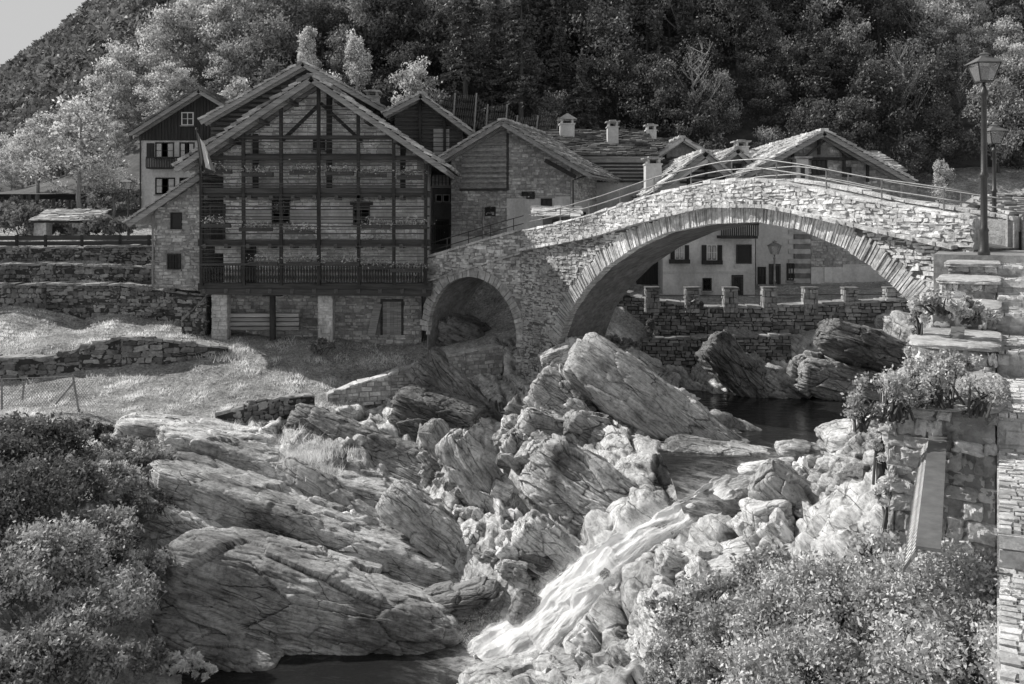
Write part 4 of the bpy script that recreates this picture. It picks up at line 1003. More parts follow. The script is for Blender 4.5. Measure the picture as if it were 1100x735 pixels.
def chimney(root, fr, x, y, z, w_=.55, h=1.1, m='plaster_w', cap='slab', name='chimney'):
    p = MB(); p.bx(x-w_/2,x+w_/2,y-w_/2,y+w_/2,z,z+h,.6,.01,fr); p.bx(x-w_/2-.05,x+w_/2+.05,y-w_/2-.05,y+w_/2+.05,z+h,z+h+.07,.6,.01,fr)
    o = p.build(name, M[m], root)
    q = MB()
    for sx, sy in ((-1,-1),(1,-1),(1,1),(-1,1)):
        q.bx(x+sx*w_*.36-.06,x+sx*w_*.36+.06,y+sy*w_*.36-.06,y+sy*w_*.36+.06,z+h+.07,z+h+.3,fr=fr)
    q.build('vent', M[m], o)
    q = MB()
    if cap == 'slab': q.bx(x-w_*.66,x+w_*.66,y-w_*.66,y+w_*.66,z+h+.3,z+h+.37,.5,.02,fr); q.bx(x-w_*.3,x+w_*.3,y-w_*.3,y+w_*.3,z+h+.37,z+h+.45,.5,.02,fr)
    else:
        a = w_*.68; c8 = np.array([(x-a,y-a,z+h+.3),(x+a,y-a,z+h+.3),(x+a,y+a,z+h+.3),(x-a,y+a,z+h+.3),(x-.05,y-a,z+h+.62),(x+.05,y-a,z+h+.62),(x+.05,y+a,z+h+.62),(x-.05,y+a,z+h+.62)]); q.hexa(fr(c8), .6)
    q.build('cap', M['roof'], o)
    return o
def gable_roof(root, fr, xl, zl, xr, zr, xa, za, y0, y1, m='roof', th=.16, rafters=True, slab=.08, tones=(.2,.9), sides=(0,1), rh=.3, sw=.5):
    o = None
    for s_ in sides:
        xe, ze = (xl, zl) if s_ == 0 else (xr, zr)
        a0, a1 = fr(np.array([[xe,y0,ze],[xe,y1,ze]])); r0 = fr(np.array([xa,y0,za]))
        vv = r0-a0; Lv = np.linalg.norm(vv); u = a1-a0; Lu = np.linalg.norm(u)
        mb = MB(); n_ = U(np.cross(u, vv)); n_ = n_ if n_[2] > 0 else -n_
        e = .002 if s_ else 0
        r1 = a1+vv
        mb.hexa([a0-n_*th*.5, a1-n_*th*.5, r1-n_*th*.5, r0-n_*th*.5, a0+n_*e, a1+n_*e, r1+n_*e, r0+n_*e], .4)
        bo = mb.build('roof_boards', M['woodl'], root)
        mb = MB(); roof_slabs(mb, a0, u, vv, Lu, Lv, rh, sw, slab, tones); mb.build('roof', M[m], root)
        if rafters:
            mb = MB()
            for k in range(int(Lu/.8)+1):
                q = a0+U(u)*min(k*.8+.05, Lu-.05); mb.bar(q-n_*(th*.5+.07), q+vv-n_*(th*.5+.07), .1, .13, .5, n_)
            mb.build('rafters', M['woodl'], root); 
    # ridge stones
    mb = MB(); k = y0
    while k < y1-.1:
        e = min(y1, k+random.uniform(.25,.5)); mb.bx(xa-.2,xa+.2,k,e-.02,za+.02,za+.11+random.uniform(0,.05),random.uniform(.4,.9),.02,fr); k = e
    mb.build('ridge_stones', M[m], root)
def gable_poly(fr, xs_, zb, top, y0, y1, mb):
    """solid wall block under a piecewise linear top"""
    for a, b in zip(xs_[:-1], xs_[1:]):
        mb.hexa(fr(np.array([(a,y0,zb),(b,y0,zb),(b,y1,zb),(a,y1,zb),(a,y0,top(a)),(b,y0,top(b)),(b,y1,top(b)),(a,y1,top(a))])))
def slat_panel(root, fr, x0, x1, z0, top, y, n_gap=.2, sh=.13, m='woodx', name='slat_panel'):
    mb = MB(); z = z0
    back = MB(); xs_ = np.linspace(x0, x1, 9)
    while z < z0+12:
        # clip the slat under the roof line
        q = [x for x in np.linspace(x0, x1, 40) if top(x) > z+sh+.05]
        if not q: break
        a, b = min(q), max(q)
        if b-a > .2: mb.bar(*fr(np.array([(a,y-.06,z+sh/2+random.uniform(-.015,.015)),(b,y-.06,z+sh/2+random.uniform(-.015,.015))])), .08, sh, random.uniform(.3,.8))
        z += n_gap
    mb.build(name, M[m], root)
    gable_poly(fr, xs_, z0, lambda x: top(x)-.03, y+.25, y+.3, back); back.build('dark_interior', M['grille'], root)
def house(name, label, Y, xl, xr, base, eL, eR, ap, depth, m='rubble', fo=.9, roofm='roof', yaw=0, ox=None, stones_on=True, zsplit=None, group=None, holes=(), core='mortar', rh=.14, sw=.32, tmin=.2, tmax=.8, sides=(0,1), rtones=(.2,.9)):
    """all figures in photo pixels at depth Y of the front wall"""
    X = lambda p: (p-550)*Y/F; Z = lambda p: (HY-p)*Y/F
    cx = (X(xl)+X(xr))/2
    root = thing(name, label, 'house', (cx, Y, Z(base)), 0, group)
    fr = frame((cx, Y, 0)); lx = lambda p: X(p)-cx
    a = (lx(ap[0]), Z(ap[1])); l = (lx(eL[0]), Z(eL[1])); r = (lx(eR[0]), Z(eR[1]))
    # roof plane is drawn at the overhang in front; correct the size for the nearer depth
    k = (Y-fo)/Y
    a, l, r = [( (q[0]+cx)*k-cx, q[1]*k) for q in (a, l, r)]
    line = lambda x: (np.interp(x, [l[0], a[0], r[0]], [l[1], a[1], r[1]]))-.2
    x0, x1 = lx(xl), lx(xr)
    mb = MB(); gable_poly(fr, sorted({x0, x1, min(max(a[0], x0), x1)}), Z(base), line, 0, depth, mb); mb.build('wall', M[core if stones_on else m], root)
    if stones_on:
        mb = MB(); hb = Z(base); inn = rect_in([(lx(h[0])-x0, lx(h[1])-x0, Z(h[3])-hb, Z(h[2])-hb) for h in holes])
        stones(mb, lambda u, v, w_: fr(np.array([x0+u, -w_, hb+v])), 0, x1-x0, 0, a[1]-hb, rh, sw, lambda u, v: v+hb < line(x0+u)-.08 and not inn(u, v) and (zsplit is None or v+hb > Z(zsplit)), .06, .02, .012, .02, tmin, tmax)
        mb.build('wall_stones', M[m], root)
    gable_roof(root, fr, l[0], l[1], r[0], r[1], a[0], a[1], -fo, depth+.5, roofm, sides=sides, tones=rtones)
    return root, fr, lx, Z, line

# --- 1 chalet with dark timber gable
Y = 58
root, fr, lx, Z, line = house('chalet', 'plaster chalet with dark boarded gable and shuttered windows at far left', Y, 152, 262, 252, (138,143), (292,143), (213,96), 9, 'plaster', 1.0, 'roofd', stones_on=False)
mb = MB(); z0 = Z(151); x0, x1 = lx(150), lx(264); k = x0
while k < x1-.02:
    e = min(k+.2, x1); c8 = fr(np.array([(k+.01,-.12,z0),(e-.01,-.12,z0),(e-.01,-.002,z0),(k+.01,-.002,z0),(k+.01,-.12,line(k)-.02),(e-.01,-.12,line(e)-.02),(e-.01,-.002,line(e)-.02),(k+.01,-.002,line(k)-.02)])); mb.hexa(c8, random.uniform(.3,.7)); k = e
mb.build('gable_boards', M['wood'], root)
window(root, fr, lx(197), lx(208), Z(134), Z(122), -.15, False, 1, 'white'); 
window(root, fr, lx(168), lx(186), Z(170), Z(154), 0, False, 2, 'wood', curtain=True); window(root, fr, lx(194), lx(208), Z(170), Z(154), 0, False, 1, 'wood', curtain=True)
window(root, fr, lx(168), lx(187), Z(208), Z(192), 0, False, 2, 'wood', curtain=True); window(root, fr, lx(194), lx(208), Z(208), Z(192), 0, False, 1, 'wood')
p = MB(); p.bx(lx(158),lx(166),-.09,-.03,Z(170),Z(154),fr=fr); p.build('shutter', M['wood'], root)
mb = MB(); mb.bx(lx(163),lx(200),-.9,0,Z(182),Z(180.5),fr=fr)
for k in range(22): x = lx(163)+(lx(200)-lx(163))*k/21; mb.bx(x-.03,x+.03,-.9,-.85,Z(180.5),Z(171),fr=fr)
mb.bx(lx(163),lx(200),-.93,-.84,Z(171),Z(169.5),fr=fr); mb.build('balcony', M['wood'], root)
mb = MB(); mb.tube(fr(np.array([(lx(151.5),-.1,Z(240)),(lx(151.5),-.1,Z(146))])), .05, 6); mb.build('downpipe', M['metal'], root)
# --- 2 log barn behind the main house
Y = 52
root, fr, lx, Z, line = house('log_barn', 'dark slatted timber barn rising behind the galleried house', Y, 226, 425, 250, (214,130), (436,130), (325,67), 9, 'woodx', 1.0, 'roof', stones_on=False)
slat_panel(root, fr, lx(228), lx(423), Z(150), line, -.12, .26, .15)
chimney(root, fr, lx(263), 4.5, Z(103), .7, .5, 'mortar'); chimney(root, fr, lx(389), 4, Z(112), .75, .9, 'mortar')
# --- 4 timber gable house right of the main one
Y = 50
root, fr, lx, Z, line = house('timber_house', 'narrow house with open timber gable between galleried house and stone barn', Y, 424, 497, 275, (411,122), (512,146), (452,101), 7, 'plaster_g', 1.0, 'roof', stones_on=False)
slat_panel(root, fr, lx(425), lx(496), Z(166), line, -.1, .22, .12)
for p in (452, 478): 
    mb = MB(); mb.bar(*fr(np.array([(lx(p),-.3,Z(172)),(lx(p),-.3,float(line(lx(p))))])), .14); mb.build('post', M['wood'], root)
mb = MB(); z = Z(172)
while z < Z(142): mb.bx(lx(466),lx(483),-.24,-.19,z,z+.2,random.uniform(.7,1),.004,fr); z += .24
mb.build('plank_panel', M['woodl'], root)
mb = MB(); mb.bx(lx(424),lx(498),-.5,-.1,Z(176),Z(173),fr=fr); mb.build('beam', M['woodx'], root)
mb = MB()
for k in range(12): x = lx(462)+k*.19; mb.bx(x,x+.13,-1.0,-.96,Z(200),Z(189),random.uniform(.5,1),fr=fr)
mb.bx(lx(461),lx(487),-1.0,-.1,Z(202.5),Z(200),fr=fr); mb.build('balcony', M['woodl'], root)
window(root, fr, lx(469), lx(474), Z(216), Z(210), 0, False, 0, 'plaster_w'); window(root, fr, lx(477), lx(482), Z(216), Z(210), 0, False, 0, 'plaster_w')
door(root, fr, lx(470), lx(480), Z(262), Z(238)); 
mb = MB()
for k in range(20): x = lx(463)+k*.1; mb.bx(x-.012,x+.012,-1.4,-1.38,Z(262),Z(243),fr=fr)
mb.bx(lx(463),lx(463)+1.95,-1.41,-1.37,Z(243),Z(242),fr=fr); mb.build('iron_fence', M['grille'], root)
# --- 5 stone barn seen on its corner
yaw = math.radians(-17); fx, fy = 2.9, 46.0; Wd = 6.3; Ld = 6.5
x_l = fx-Wd*math.cos(yaw); y_l = fy-Wd*math.sin(yaw)
root = thing('stone_barn', 'tall stone barn with louvred timber gable and pale plaster patches', 'barn', (x_l, y_l, -2), yaw)
fr = frame((x_l, y_l, 0), yaw)
ax_, az = 3.0, 4.85; zl_, zr_ = 2.9, 2.2
line5 = lambda x: np.interp(x, [-.6, ax_, Wd+1.2], [zl_, az, zr_-.1])-.2
mb = MB(); gable_poly(fr, [0, ax_, Wd], -2.6, line5, 0, Ld, mb); mb.build('wall', M['mortar'], root)
mb = MB()
pl1 = lambda u, v: (3.05 < u < 5.2 and -.5 < v-0 < 1.1)
stones(mb, lambda u, v, w_: fr(np.array([u, -w_, v])), 0, Wd, -2, 4.6, .13, .3, lambda u, v: v < line5(u)-.06 and not (.55 < u < 3.05 and v > 1.5) and not (v < 1.0 and u > 3.0 and u < 5.5 and v > -.7) and not (u > 5.5 and v < 1.1) and not (4.7 < u < 5.4 and .2 < v < .95) and not (v < -.9), .06, .025, .01, .02, .1, .9)
stones(mb, lambda u, v, w_: fr(np.array([Wd+w_, u, v])), 0, Ld, -2, 2.3, .13, .3, lambda u, v: v > .95+.15*math.sin(u*2), .06, .02, .01, .02, .4, 1)
mb.build('wall_stones', M['rubble'], root)
mb = MB(); mb.bx(.0, Wd-.01, -.016, -.002, -2.5, -.9, fr=fr); mb.bx(3.0, 5.5, -.022, -.002, -.72, 1.02, fr=fr); mb.bx(5.5, Wd-.01, -.02, -.002, -.9, 1.1, fr=fr); mb.build('plaster_patch', M['plaster'], root)
mb = MB(); mb.bx(Wd+.002, Wd+.02, 0, Ld, -2.5, .95, fr=fr); mb.build('side_plaster', M['plaster_w'], root)
slat_panel(root, fr, .6, 3.0, 1.55, line5, 0, .27, .14, 'woodl')
mb = MB(); mb.bx(.5, 3.1, -.1, -.0, 1.42, 1.54, fr=fr); mb.bx(3.0,3.1,-.1,0,1.54,4.3,fr=fr); mb.build('louvre_frame', M['woodx'], root)
window(root, fr, 4.85, 5.3, .35, .95, -.03, False, 1, 'wood'); 
for (a, b, c, d) in ((4.1,4.4,1.05,1.3),(3.85,4.0,1.2,1.3),(1.9,2.35,.2,.55),(2.3,2.6,-1.05,-.9),(1.9,2.3,-1.75,-1.45),(4.95,5.25,-1.75,-1.4),(6.0,6.2,.3,.45)): window(root, fr, a, b, c, d, -.03, False, 0, 'wood', sill=False)
mb = MB()
for k in range(7): mb.bar(*fr(np.array([(5.0+k*.22,-.05,2.9-k*.12),(5.25+k*.22,-.05,2.78-k*.12)])), .1, .2)
mb.build('eave_vent', M['woodx'], root)
window(root, frame(fr(np.array([Wd,0,0])), yaw+math.pi/2), 2.6, 3.1, -.5, .3, -.03, False, 1)
gable_roof(root, fr, -.75, zl_-.1, Wd+1.3, zr_-.1, ax_, az, -.95, Ld+.4, 'roof', tones=(.1,.6))
mb = MB(); mb.tube(fr(np.array([(Wd+.15,-.1,-2),(Wd+.15,-.1,1.9),(Wd+.9,-.5,2.1)])), .045, 6); mb.build('downpipe', M['metal'], root)
# --- 5b long house with slope facing the river
def slope_house(name, label, Y, x0, x1, y_ridge, y_eave, base, run, m='plaster', roofm='roof', chim=(), timber=False, depth=None):
    X = lambda p: (p-550)*Y/F; Z = lambda p: (HY-p)*Y/F
    cx = (X(x0)+X(x1))/2; root = thing(name, label, 'house', (cx, Y, Z(base)))
    fr = frame((cx, Y, 0)); hw = (X(x1)-X(x0))/2
    ze = Z(y_eave)*(Y-.7)/Y; zr = (HY-y_ridge)*(Y+run)/F
    mb = MB(); mb.bx(-hw+.4,hw-.4,0,run*2-.6,Z(base),ze-.1,fr=fr)
    for s_ in (-1, 1):
        xx = s_*(hw-.42); mb.hexa(fr(np.array([(xx-.1,0,ze-.1),(xx+.1,0,ze-.1),(xx+.1,run*2-.6,ze-.1),(xx-.1,run*2-.6,ze-.1),(xx-.1,run-.1,zr-.25),(xx+.1,run-.1,zr-.25),(xx+.1,run,zr-.25),(xx-.1,run,zr-.25)])))
    mb.build('wall', M[m], root)
    a0 = fr(np.array([-hw,-.7,ze])); u = np.array([1.,0,0]); vv = fr(np.array([-hw,run,zr]))-a0
    n_ = U(np.cross(u, vv)); th = .14
    mb = MB(); b0 = a0+u*2*hw; mb.hexa([a0-n_*th, b0-n_*th, b0+vv-n_*th, a0+vv-n_*th, a0, b0, b0+vv, a0+vv]); mb.build('roof_boards', M['woodl'], root)
    mb = MB(); roof_slabs(mb, a0, u, vv, 2*hw, np.linalg.norm(vv), .26, .4, .08, (.0,1)); mb.build('roof', M[roofm], root)
    a1 = fr(np.array([-hw,run*2+.7,ze])); v2 = fr(np.array([-hw,run,zr]))-a1; n2 = U(np.cross(v2, u)); n2 = n2 if n2[2] > 0 else -n2
    mb = MB(); b1 = a1+u*2*hw; mb.hexa([a1-n2*th, b1-n2*th, b1+v2-n2*th, a1+v2-n2*th, a1+n2*.04, b1+n2*.04, b1+v2+n2*.04, a1+v2+n2*.04]); mb.build('rear_roof', M[roofm], root)
    if timber:
        mb = MB(); z = ze-.3
        while z > Z(196): mb.bx(-hw+.5,hw-.5,-.12,-.03,z-.11,z,random.uniform(.2,.9),.01,fr); z -= .2
        mb.build('timber_front', M['woodx'], root)
    for (px, dy, w_, h, cm, cp, pz) in chim:
        yy = dy; zz_ = (HY-pz)*(Y+dy)/F; chimney(root, fr, (px-550)*(Y+dy)/F-cx, yy, zz_, w_, h, cm, cp)
    return root, fr
slope_house('long_house', 'long slab roofed house behind the stone barn, three chimneys on its roof', 52, 566, 706, 141, 168, 245, 4.2, 'plaster', timber=True, roofm='roofd',
    chim=((609,3.0,.85,.75,'plaster','gable',148),(658,1.6,.62,1.2,'plaster_w','slab',160),(699,3.6,.6,.5,'plaster','slab',150)))
# --- 6 plaster house with gable, seen over and under the bridge
Y = 46
root, fr, lx, Z, line = house('plaster_house', 'pale plaster riverside house with shuttered windows and a bright slab roof', Y, 712, 811, 332, (700,209), (812,212), (758,163), 11, 'plaster', 1.1, 'roof', stones_on=False, rtones=(.6,1))
window(root, fr, lx(726), lx(734), Z(278), Z(264), 0, True, 1, 'white', curtain=True); window(root, fr, lx(760), lx(769), Z(279), Z(264), 0, True, 1, 'white', curtain=True)
window(root, fr, lx(792), lx(806), Z(282), Z(264), -.01, False, 0, 'woodx', sill=False); window(root, fr, lx(756), lx(763), Z(311), Z(300), 0, False, 1, 'wood', grille=True)
door(root, fr, lx(788), lx(796), Z(325), Z(298))
mb = MB(); 
for x, z in ((789,287),): mb.bar(*fr(np.array([(lx(x),-.03,Z(z)),(lx(x+7),-.03,Z(z-2))])), .03, .2)
mb.build('plaque', M['plaster_w'], root)
mb = MB(); mb.bx(lx(770),lx(808),-1.1,0,Z(256),Z(253),fr=fr)
for k in range(18): x = lx(770)+(lx(808)-lx(770))*k/17; mb.bx(x-.03,x+.03,-1.1,-1.05,Z(253),Z(242),fr=fr)
mb.bx(lx(769),lx(809),-1.13,-1.02,Z(242),Z(240),fr=fr); mb.build('balcony', M['wood'], root)
slat_panel(root, fr, lx(730), lx(790), Z(197), line, -.08, .22, .1)
for p in (738, 757, 776):
    mb = MB(); mb.bar(*fr(np.array([(lx(p),-.35,Z(205)),(lx(p),-.35,float(line(lx(p))))])), .13); mb.build('post', M['wood'], root)
mb = MB()
for s_ in (-1, 1): mb.bar(*fr(np.array([(lx(757),-1.0,float(line(lx(757)))+.0),(lx(757+s_*40),-1.0,float(line(lx(757+s_*40)))+.0)])), .1, .2)
mb.build('verge_board', M['plaster_w'], root)
mb = MB(); mb.bx(lx(712),lx(811),-.03,-.002,Z(294),Z(291.5),fr=fr); mb.build('string_band', M['plaster_w'], root)
chimney(root, fr, -2.55, 1.5, Z(203), .8, 1.25, 'plaster_w', 'slab')
for px, pz in ((730,281),(765,282)):
    o = thing('flower_box', 'flower box under the %s shuttered window seen below the bridge' % ('left' if px == 730 else 'right'), 'flower box', P(px, pz, Y-.25))
    mb = MB(); c = P(px, pz, Y-.25); mb.box(c, ((.5,0,0),(0,.12,0),(0,0,.1)), .5); mb.build('box', M['wood'], o)
# annex to the left of it: dark timber shed and white posts
root2, fr2, lx2, Z2, line2 = house('timber_shed', 'dark timber shed at the left of the riverside plaster house', 47.5, 684, 711, 330, (676,262), (716,262), (697,258), 4, 'wood', .5, 'roof', stones_on=False)
# --- 8 big right house
Y = 48
root, fr, lx, Z, line = house('gable_house', 'big stone house with open timber gable and bright slab roof behind the bridge', Y, 812, 985, 330, (792,193), (984,196), (886,141), 12, 'rubble', 1.2, 'roof', stones_on=True, zsplit=205, holes=[(872,888,158,186),(905,914,180,190),(848,860,165,200)], rtones=(.6,1), tmin=.1, tmax=.8)
mb = MB(); mb.bx(lx(812),lx(852),-.03,-.002,Z(330),Z(206),fr=fr); mb.build('alley_plaster', M['plaster_w'], root)
mb = MB()
for k in range(16):
    za, zb = Z(320)+k*(Z(236)-Z(320))/16, Z(320)+(k+1)*(Z(236)-Z(320))/16
    mb.bx(lx(853)-(.3 if k % 2 else 0),lx(870),-.09,-.002,za+.005,zb-.005,1.0 if k % 2 else .0,fr=fr)
mb.build('striped_quoins', stone_mat('striped quoins', .36, .8, ns=3, bump=.004), root)
mb = MB(); stones(mb, lambda u, v, w_: fr(np.array([lx(871)+u, -w_, Z(286)+v])), 0, lx(984)-lx(871), 0, Z(206)-Z(286), .13, .3, None, .06, .03, .01, .02, .1, .7)
mb.build('lower_stones', M['rubble'], root)
mb = MB(); mb.bx(lx(871),lx(905),-.05,-.002,Z(330),Z(287),fr=fr); mb.bx(lx(905)+.01,lx(985),-.045,-.002,Z(330),Z(284),fr=fr); mb.build('lower_plaster', M['plaster'], root)
mb = MB(); mb.bx(lx(885),lx(893),-.1,-.055,Z(303),Z(287),fr=fr); mb.build('sign_panel', M['white'], root)
door(root, fr, lx(828), lx(836), Z(326), Z(286), -.05); 
for a, b, c, d in ((815,821,304,288),(846,851,300,284)): window(root, fr, lx(a), lx(b), Z(c), Z(d), -.06, False, 1, 'wood')
window(root, fr, lx(906), lx(913), Z(189), Z(181), -.03, False, 0, 'wood', sill=False)
window(root, fr, lx(873), lx(887), Z(187), Z(172), -.03, False, 2, 'wood')
mb = MB()
for p in (850, 878, 905, 930):
    zt = float(line(lx(p))); mb.bar(*fr(np.array([(lx(p),-.25,zt-.9),(lx(p),-.25,zt)])), .13)
mb.bar(*fr(np.array([(lx(846),-.25,Z(171)),(lx(926),-.25,Z(171))])), .14); mb.build('gable_frame', M['wood'], root)
mb = MB(); mb.bar(*fr(np.array([(lx(862),-.3,Z(170)),(lx(886),-.3,Z(150))])), .1); mb.bar(*fr(np.array([(lx(910),-.3,Z(170)),(lx(886),-.3,Z(150))])), .1); mb.build('brace', M['woodx'], root)
chimney(root, fr, lx(824), 5.5, Z(174)*1.05, .75, 1.0, 'plaster_w', 'slab')
mb = MB(); mb.bx(lx(849),lx(862),-1.0,-.1,Z(203),Z(172),.7,.01,fr); o = mb.build('white_turret', M['plaster_w'], root); mb = MB(); mb.bx(lx(846),lx(865),-1.2,0,Z(172),Z(169.5),.7,.03,fr); mb.build('turret_cap', M['roof'], o)
mb = MB(); mb.bx(lx(853),lx(858),-1.02,-1.005,Z(201),Z(178),fr=fr); mb.build('turret_opening', M['glass'], o)
# --- neighbours
slope_house('small_house', 'low slab roofed cottage at the right end of the roof line', 54, 916, 968, 165, 185, 240, 3.2, 'mortar', 'roof')
root, fr, lx, Z, line = house('small_gable', 'small house showing a white edged gable between chimneys', 55, 716, 758, 200, (708,166), (768,169), (733,148), 5, 'mortar', .6, 'roof', stones_on=False)
mb = MB()
for s_ in (-1, 1): mb.bar(*fr(np.array([(lx(733),-.62,Z(149.5)),(lx(733+s_*28),-.62,Z(168))])), .08, .2)
mb.build('verge_board', M['plaster_w'], root)
root, fr, lx, Z, line = house('stone_cottage', 'narrow stone gable squeezed between plaster house and big gable house', 51, 772, 812, 230, (764,183), (822,187), (793,160), 6, 'rubble', .7, 'roof', tmin=.1, tmax=.7)
window(root, fr, lx(788), lx(795), Z(186), Z(177), -.03, False, 1)
slope_house('roof_row', 'shallow slab roof with a chimney behind the small white edged gable', 61, 735, 800, 153, 168, 215, 3.6, 'mortar', 'roofd', chim=((769,2.5,.75,.7,'plaster','slab',160),))
slope_house('roof_row', 'shaded slab roof filling the gap left of the big gable house', 53, 752, 832, 163, 183, 260, 3.6, 'mortar', 'roof', chim=())
slope_house('roof_row', 'low slab roof behind the white chimney of the plaster house', 55, 655, 735, 150, 176, 235, 3.6, 'plaster', 'roofd', chim=((690,1.2,1.0,.35,'plaster_w','slab',166),))
slope_house('shed', 'little slab roofed hut at the far right beyond the steps', 31, 1072, 1125, 212, 232, 262, 1.6, 'plaster_w', 'roof')
# gate and low wall at the head of the steps
path_wall('garden_wall', 'low wall at the head of the steps behind the street lamps', 'wall', pl_([(1040,246,280,26),(1085,246,280,26)]), .4, 'rubble', core='mortar')
g = thing('gate', 'light timber gate beside the wall at the head of the steps', 'gate', P(1092,272,24))
for px in (1084, 1100):
    mb = MB(); c = P(px,272,24); mb.bx(c[0]-.08,c[0]+.08,c[1]-.08,c[1]+.08,c[2],c[2]+1.0); mb.build('gate_post', M['woodl'], g)
mb = MB(); a, b = P(1084,250,24), P(1100,250,24)
for k in range(5): x = a[0]+(b[0]-a[0])*(k+.5)/5; mb.bx(x-.03,x+.03,23.98,24.02,a[2]-.5,a[2])
mb.bar(a, b, .05); mb.build('gate_panel', M['grille'], g)
# shrine roof on the bridge end
s_ = thing('wall_shrine', 'little stone roofed wayside shrine on the parapet where bridge and ramp meet', 'shrine', P(598,246,39.3))
mb = MB(); c = P(598,244,39.3); mb.bx(c[0]-.6,c[0]+.6,c[1]-.4,c[1]+.4,c[2]-.2,c[2]+.45,.5,.02); mb.build('body', M['plaster_g'], s_)
mb = MB(); roof_slabs(mb, c+np.array((-1.0,-.65,.42)), (1,0,0), (0,.8,.42), 2.0, .8, .22, .4, .05, (.6,1)); roof_slabs(mb, c+np.array((1.0,.75,.42)), (-1,0,0), (0,-.8,.42), 2.0, .8, .22, .4, .05, (.6,1)); mb.build('roof', M['roof'], s_)
mb = MB(); mb.bx(c[0]-.2,c[0]+.25,c[1]-.43,c[1]-.405,c[2]+.0,c[2]+.35); mb.build('niche', M['glass'], s_)

# ================================================================== MAIN GALLERIED HOUSE
Y0 = 41.0; YW = 41.85
X = lambda p: (p-550)*Y0/F; Z = lambda p: (HY-p)*Y0/F
XW = lambda p: (p-550)*YW/F; ZW = lambda p: (HY-p)*YW/F
hm = thing('galleried_house', 'large timber fronted house with stacked open galleries under a wide slab roof', 'house', (X(338), 43, Z(368)))
I = frame((0,0,0))
xa, za = X(340), Z(86); xle, zle = X(197), Z(181); xre, zre = X(481), Z(182)
lineM = lambda x: np.interp(x, [xle, xa, xre], [zle, za, zre])-.25
mb = MB(); gable_poly(I, [XW(240), xa, XW(448)], ZW(305), lineM, YW, 50, mb); mb.build('wall', M['plaster'], hm)
mb = MB(); hol = rect_in([(XW(294),XW(310),ZW(238),ZW(217)),(XW(378),XW(398),ZW(240),ZW(221)),(XW(366),XW(376),ZW(222),ZW(217)),(XW(258),XW(274),ZW(303),ZW(262)),(XW(395),XW(412),ZW(300),ZW(277))])
stones(mb, lambda u, v, w_: np.array([u, YW-w_, v]), XW(240), XW(448), ZW(306), za, .12, .3, lambda u, v: v < lineM(u)-.05 and not hol(u, v), .06, .02, .01, .018, .6, 1.2)
mb.build('wall_stones', stone_mat('limewashed stones', .85, .9, ns=4), hm)
mb = MB()
for a, b in ((178,166),(240,226),(207,199)): mb.bx(XW(262)+.1,XW(420),YW-.05,YW-.0,ZW(a),ZW(b),.8)
mb.build('limewash_band', M['plaster'], hm)
for a, b, c, d in ((294,310,238,217),(381,396,240,222)): window(hm, I, XW(a), XW(b), ZW(c), ZW(d), YW-.05, False, 1, 'wood', lintel=True)
door(hm, I, XW(228), XW(240), ZW(257), ZW(222), YW-.05); door(hm, I, XW(262), XW(273), ZW(303), ZW(264), YW-.05); window(hm, I, XW(338), XW(348), ZW(160), ZW(148), YW-.05, False, 1, 'wood')
# basement
mb = MB(); mb.bx(XW(218),XW(452),YW+.4,50,ZW(396),ZW(305)+.02); mb.build('basement_wall', M['mortar'], hm)
mb = MB(); hb = rect_in([(XW(396),XW(432),ZW(362),ZW(322)),(XW(258),XW(282),ZW(340),ZW(320))])
stones(mb, lambda u, v, w_: np.array([u, YW+.4-w_, v]), XW(218), XW(452), ZW(396), ZW(306), .14, .32, lambda u, v: not (XW(398) < u < XW(431) and ZW(361) < v < ZW(324)), .06, .04, .012, .025, .1, 1)
mb.build('basement_stones', M['rubble'], hm)
door(hm, I, XW(410), XW(430), ZW(361), ZW(325), YW+.38, 'woodl')
mb = MB(); mb.bar((XW(399),YW-.1,ZW(361)), (XW(405),YW+.3,ZW(327)), .35, .05, .5, (0,1,0)); mb.build('leaning_board', M['woodl'], hm)
for px, w_ in ((235,.7),(349,.65)):
    mb = MB(); fr_ = planar((X(px)-w_/2, Y0+.1, Z(372)), (1,0,0), (0,0,1), (0,-1,0)); hp = Z(316)-Z(372)
    mb.bx(X(px)-w_/2+.02,X(px)+w_/2-.02,Y0+.12,Y0+.7,Z(372),Z(316)); 
    stones(mb, fr_, 0, w_, 0, hp, .16, .35, None, .1, .012, .008, .012, .6, .95)
    fr_ = planar((X(px)-w_/2, Y0+.7, Z(372)), (0,-1,0), (0,0,1), (-1,0,0)); stones(mb, fr_, 0, .6, 0, hp, .16, .35, None, .1, .012, .008, .012, .6, .95)
    mb.build('pillar', stone_mat('limewashed pillar', .5, .5), hm)
mb = MB(); mb.bar((X(291),Y0+.3,Z(366)), (X(291),Y0+.3,Z(316)), .22); mb.bx(X(281),X(301),Y0+.1,Y0+.5,Z(316)-.12,Z(316)); mb.build('post', M['wood'], hm)
mb = MB()
for k in range(4): mb.bx(X(243),X(318),Y0+.5,Y0+.9,Z(356)+k*.19,Z(356)+k*.19+.15,random.uniform(.2,1),.01)
mb.build('plank_stack', M['woodl'], hm)
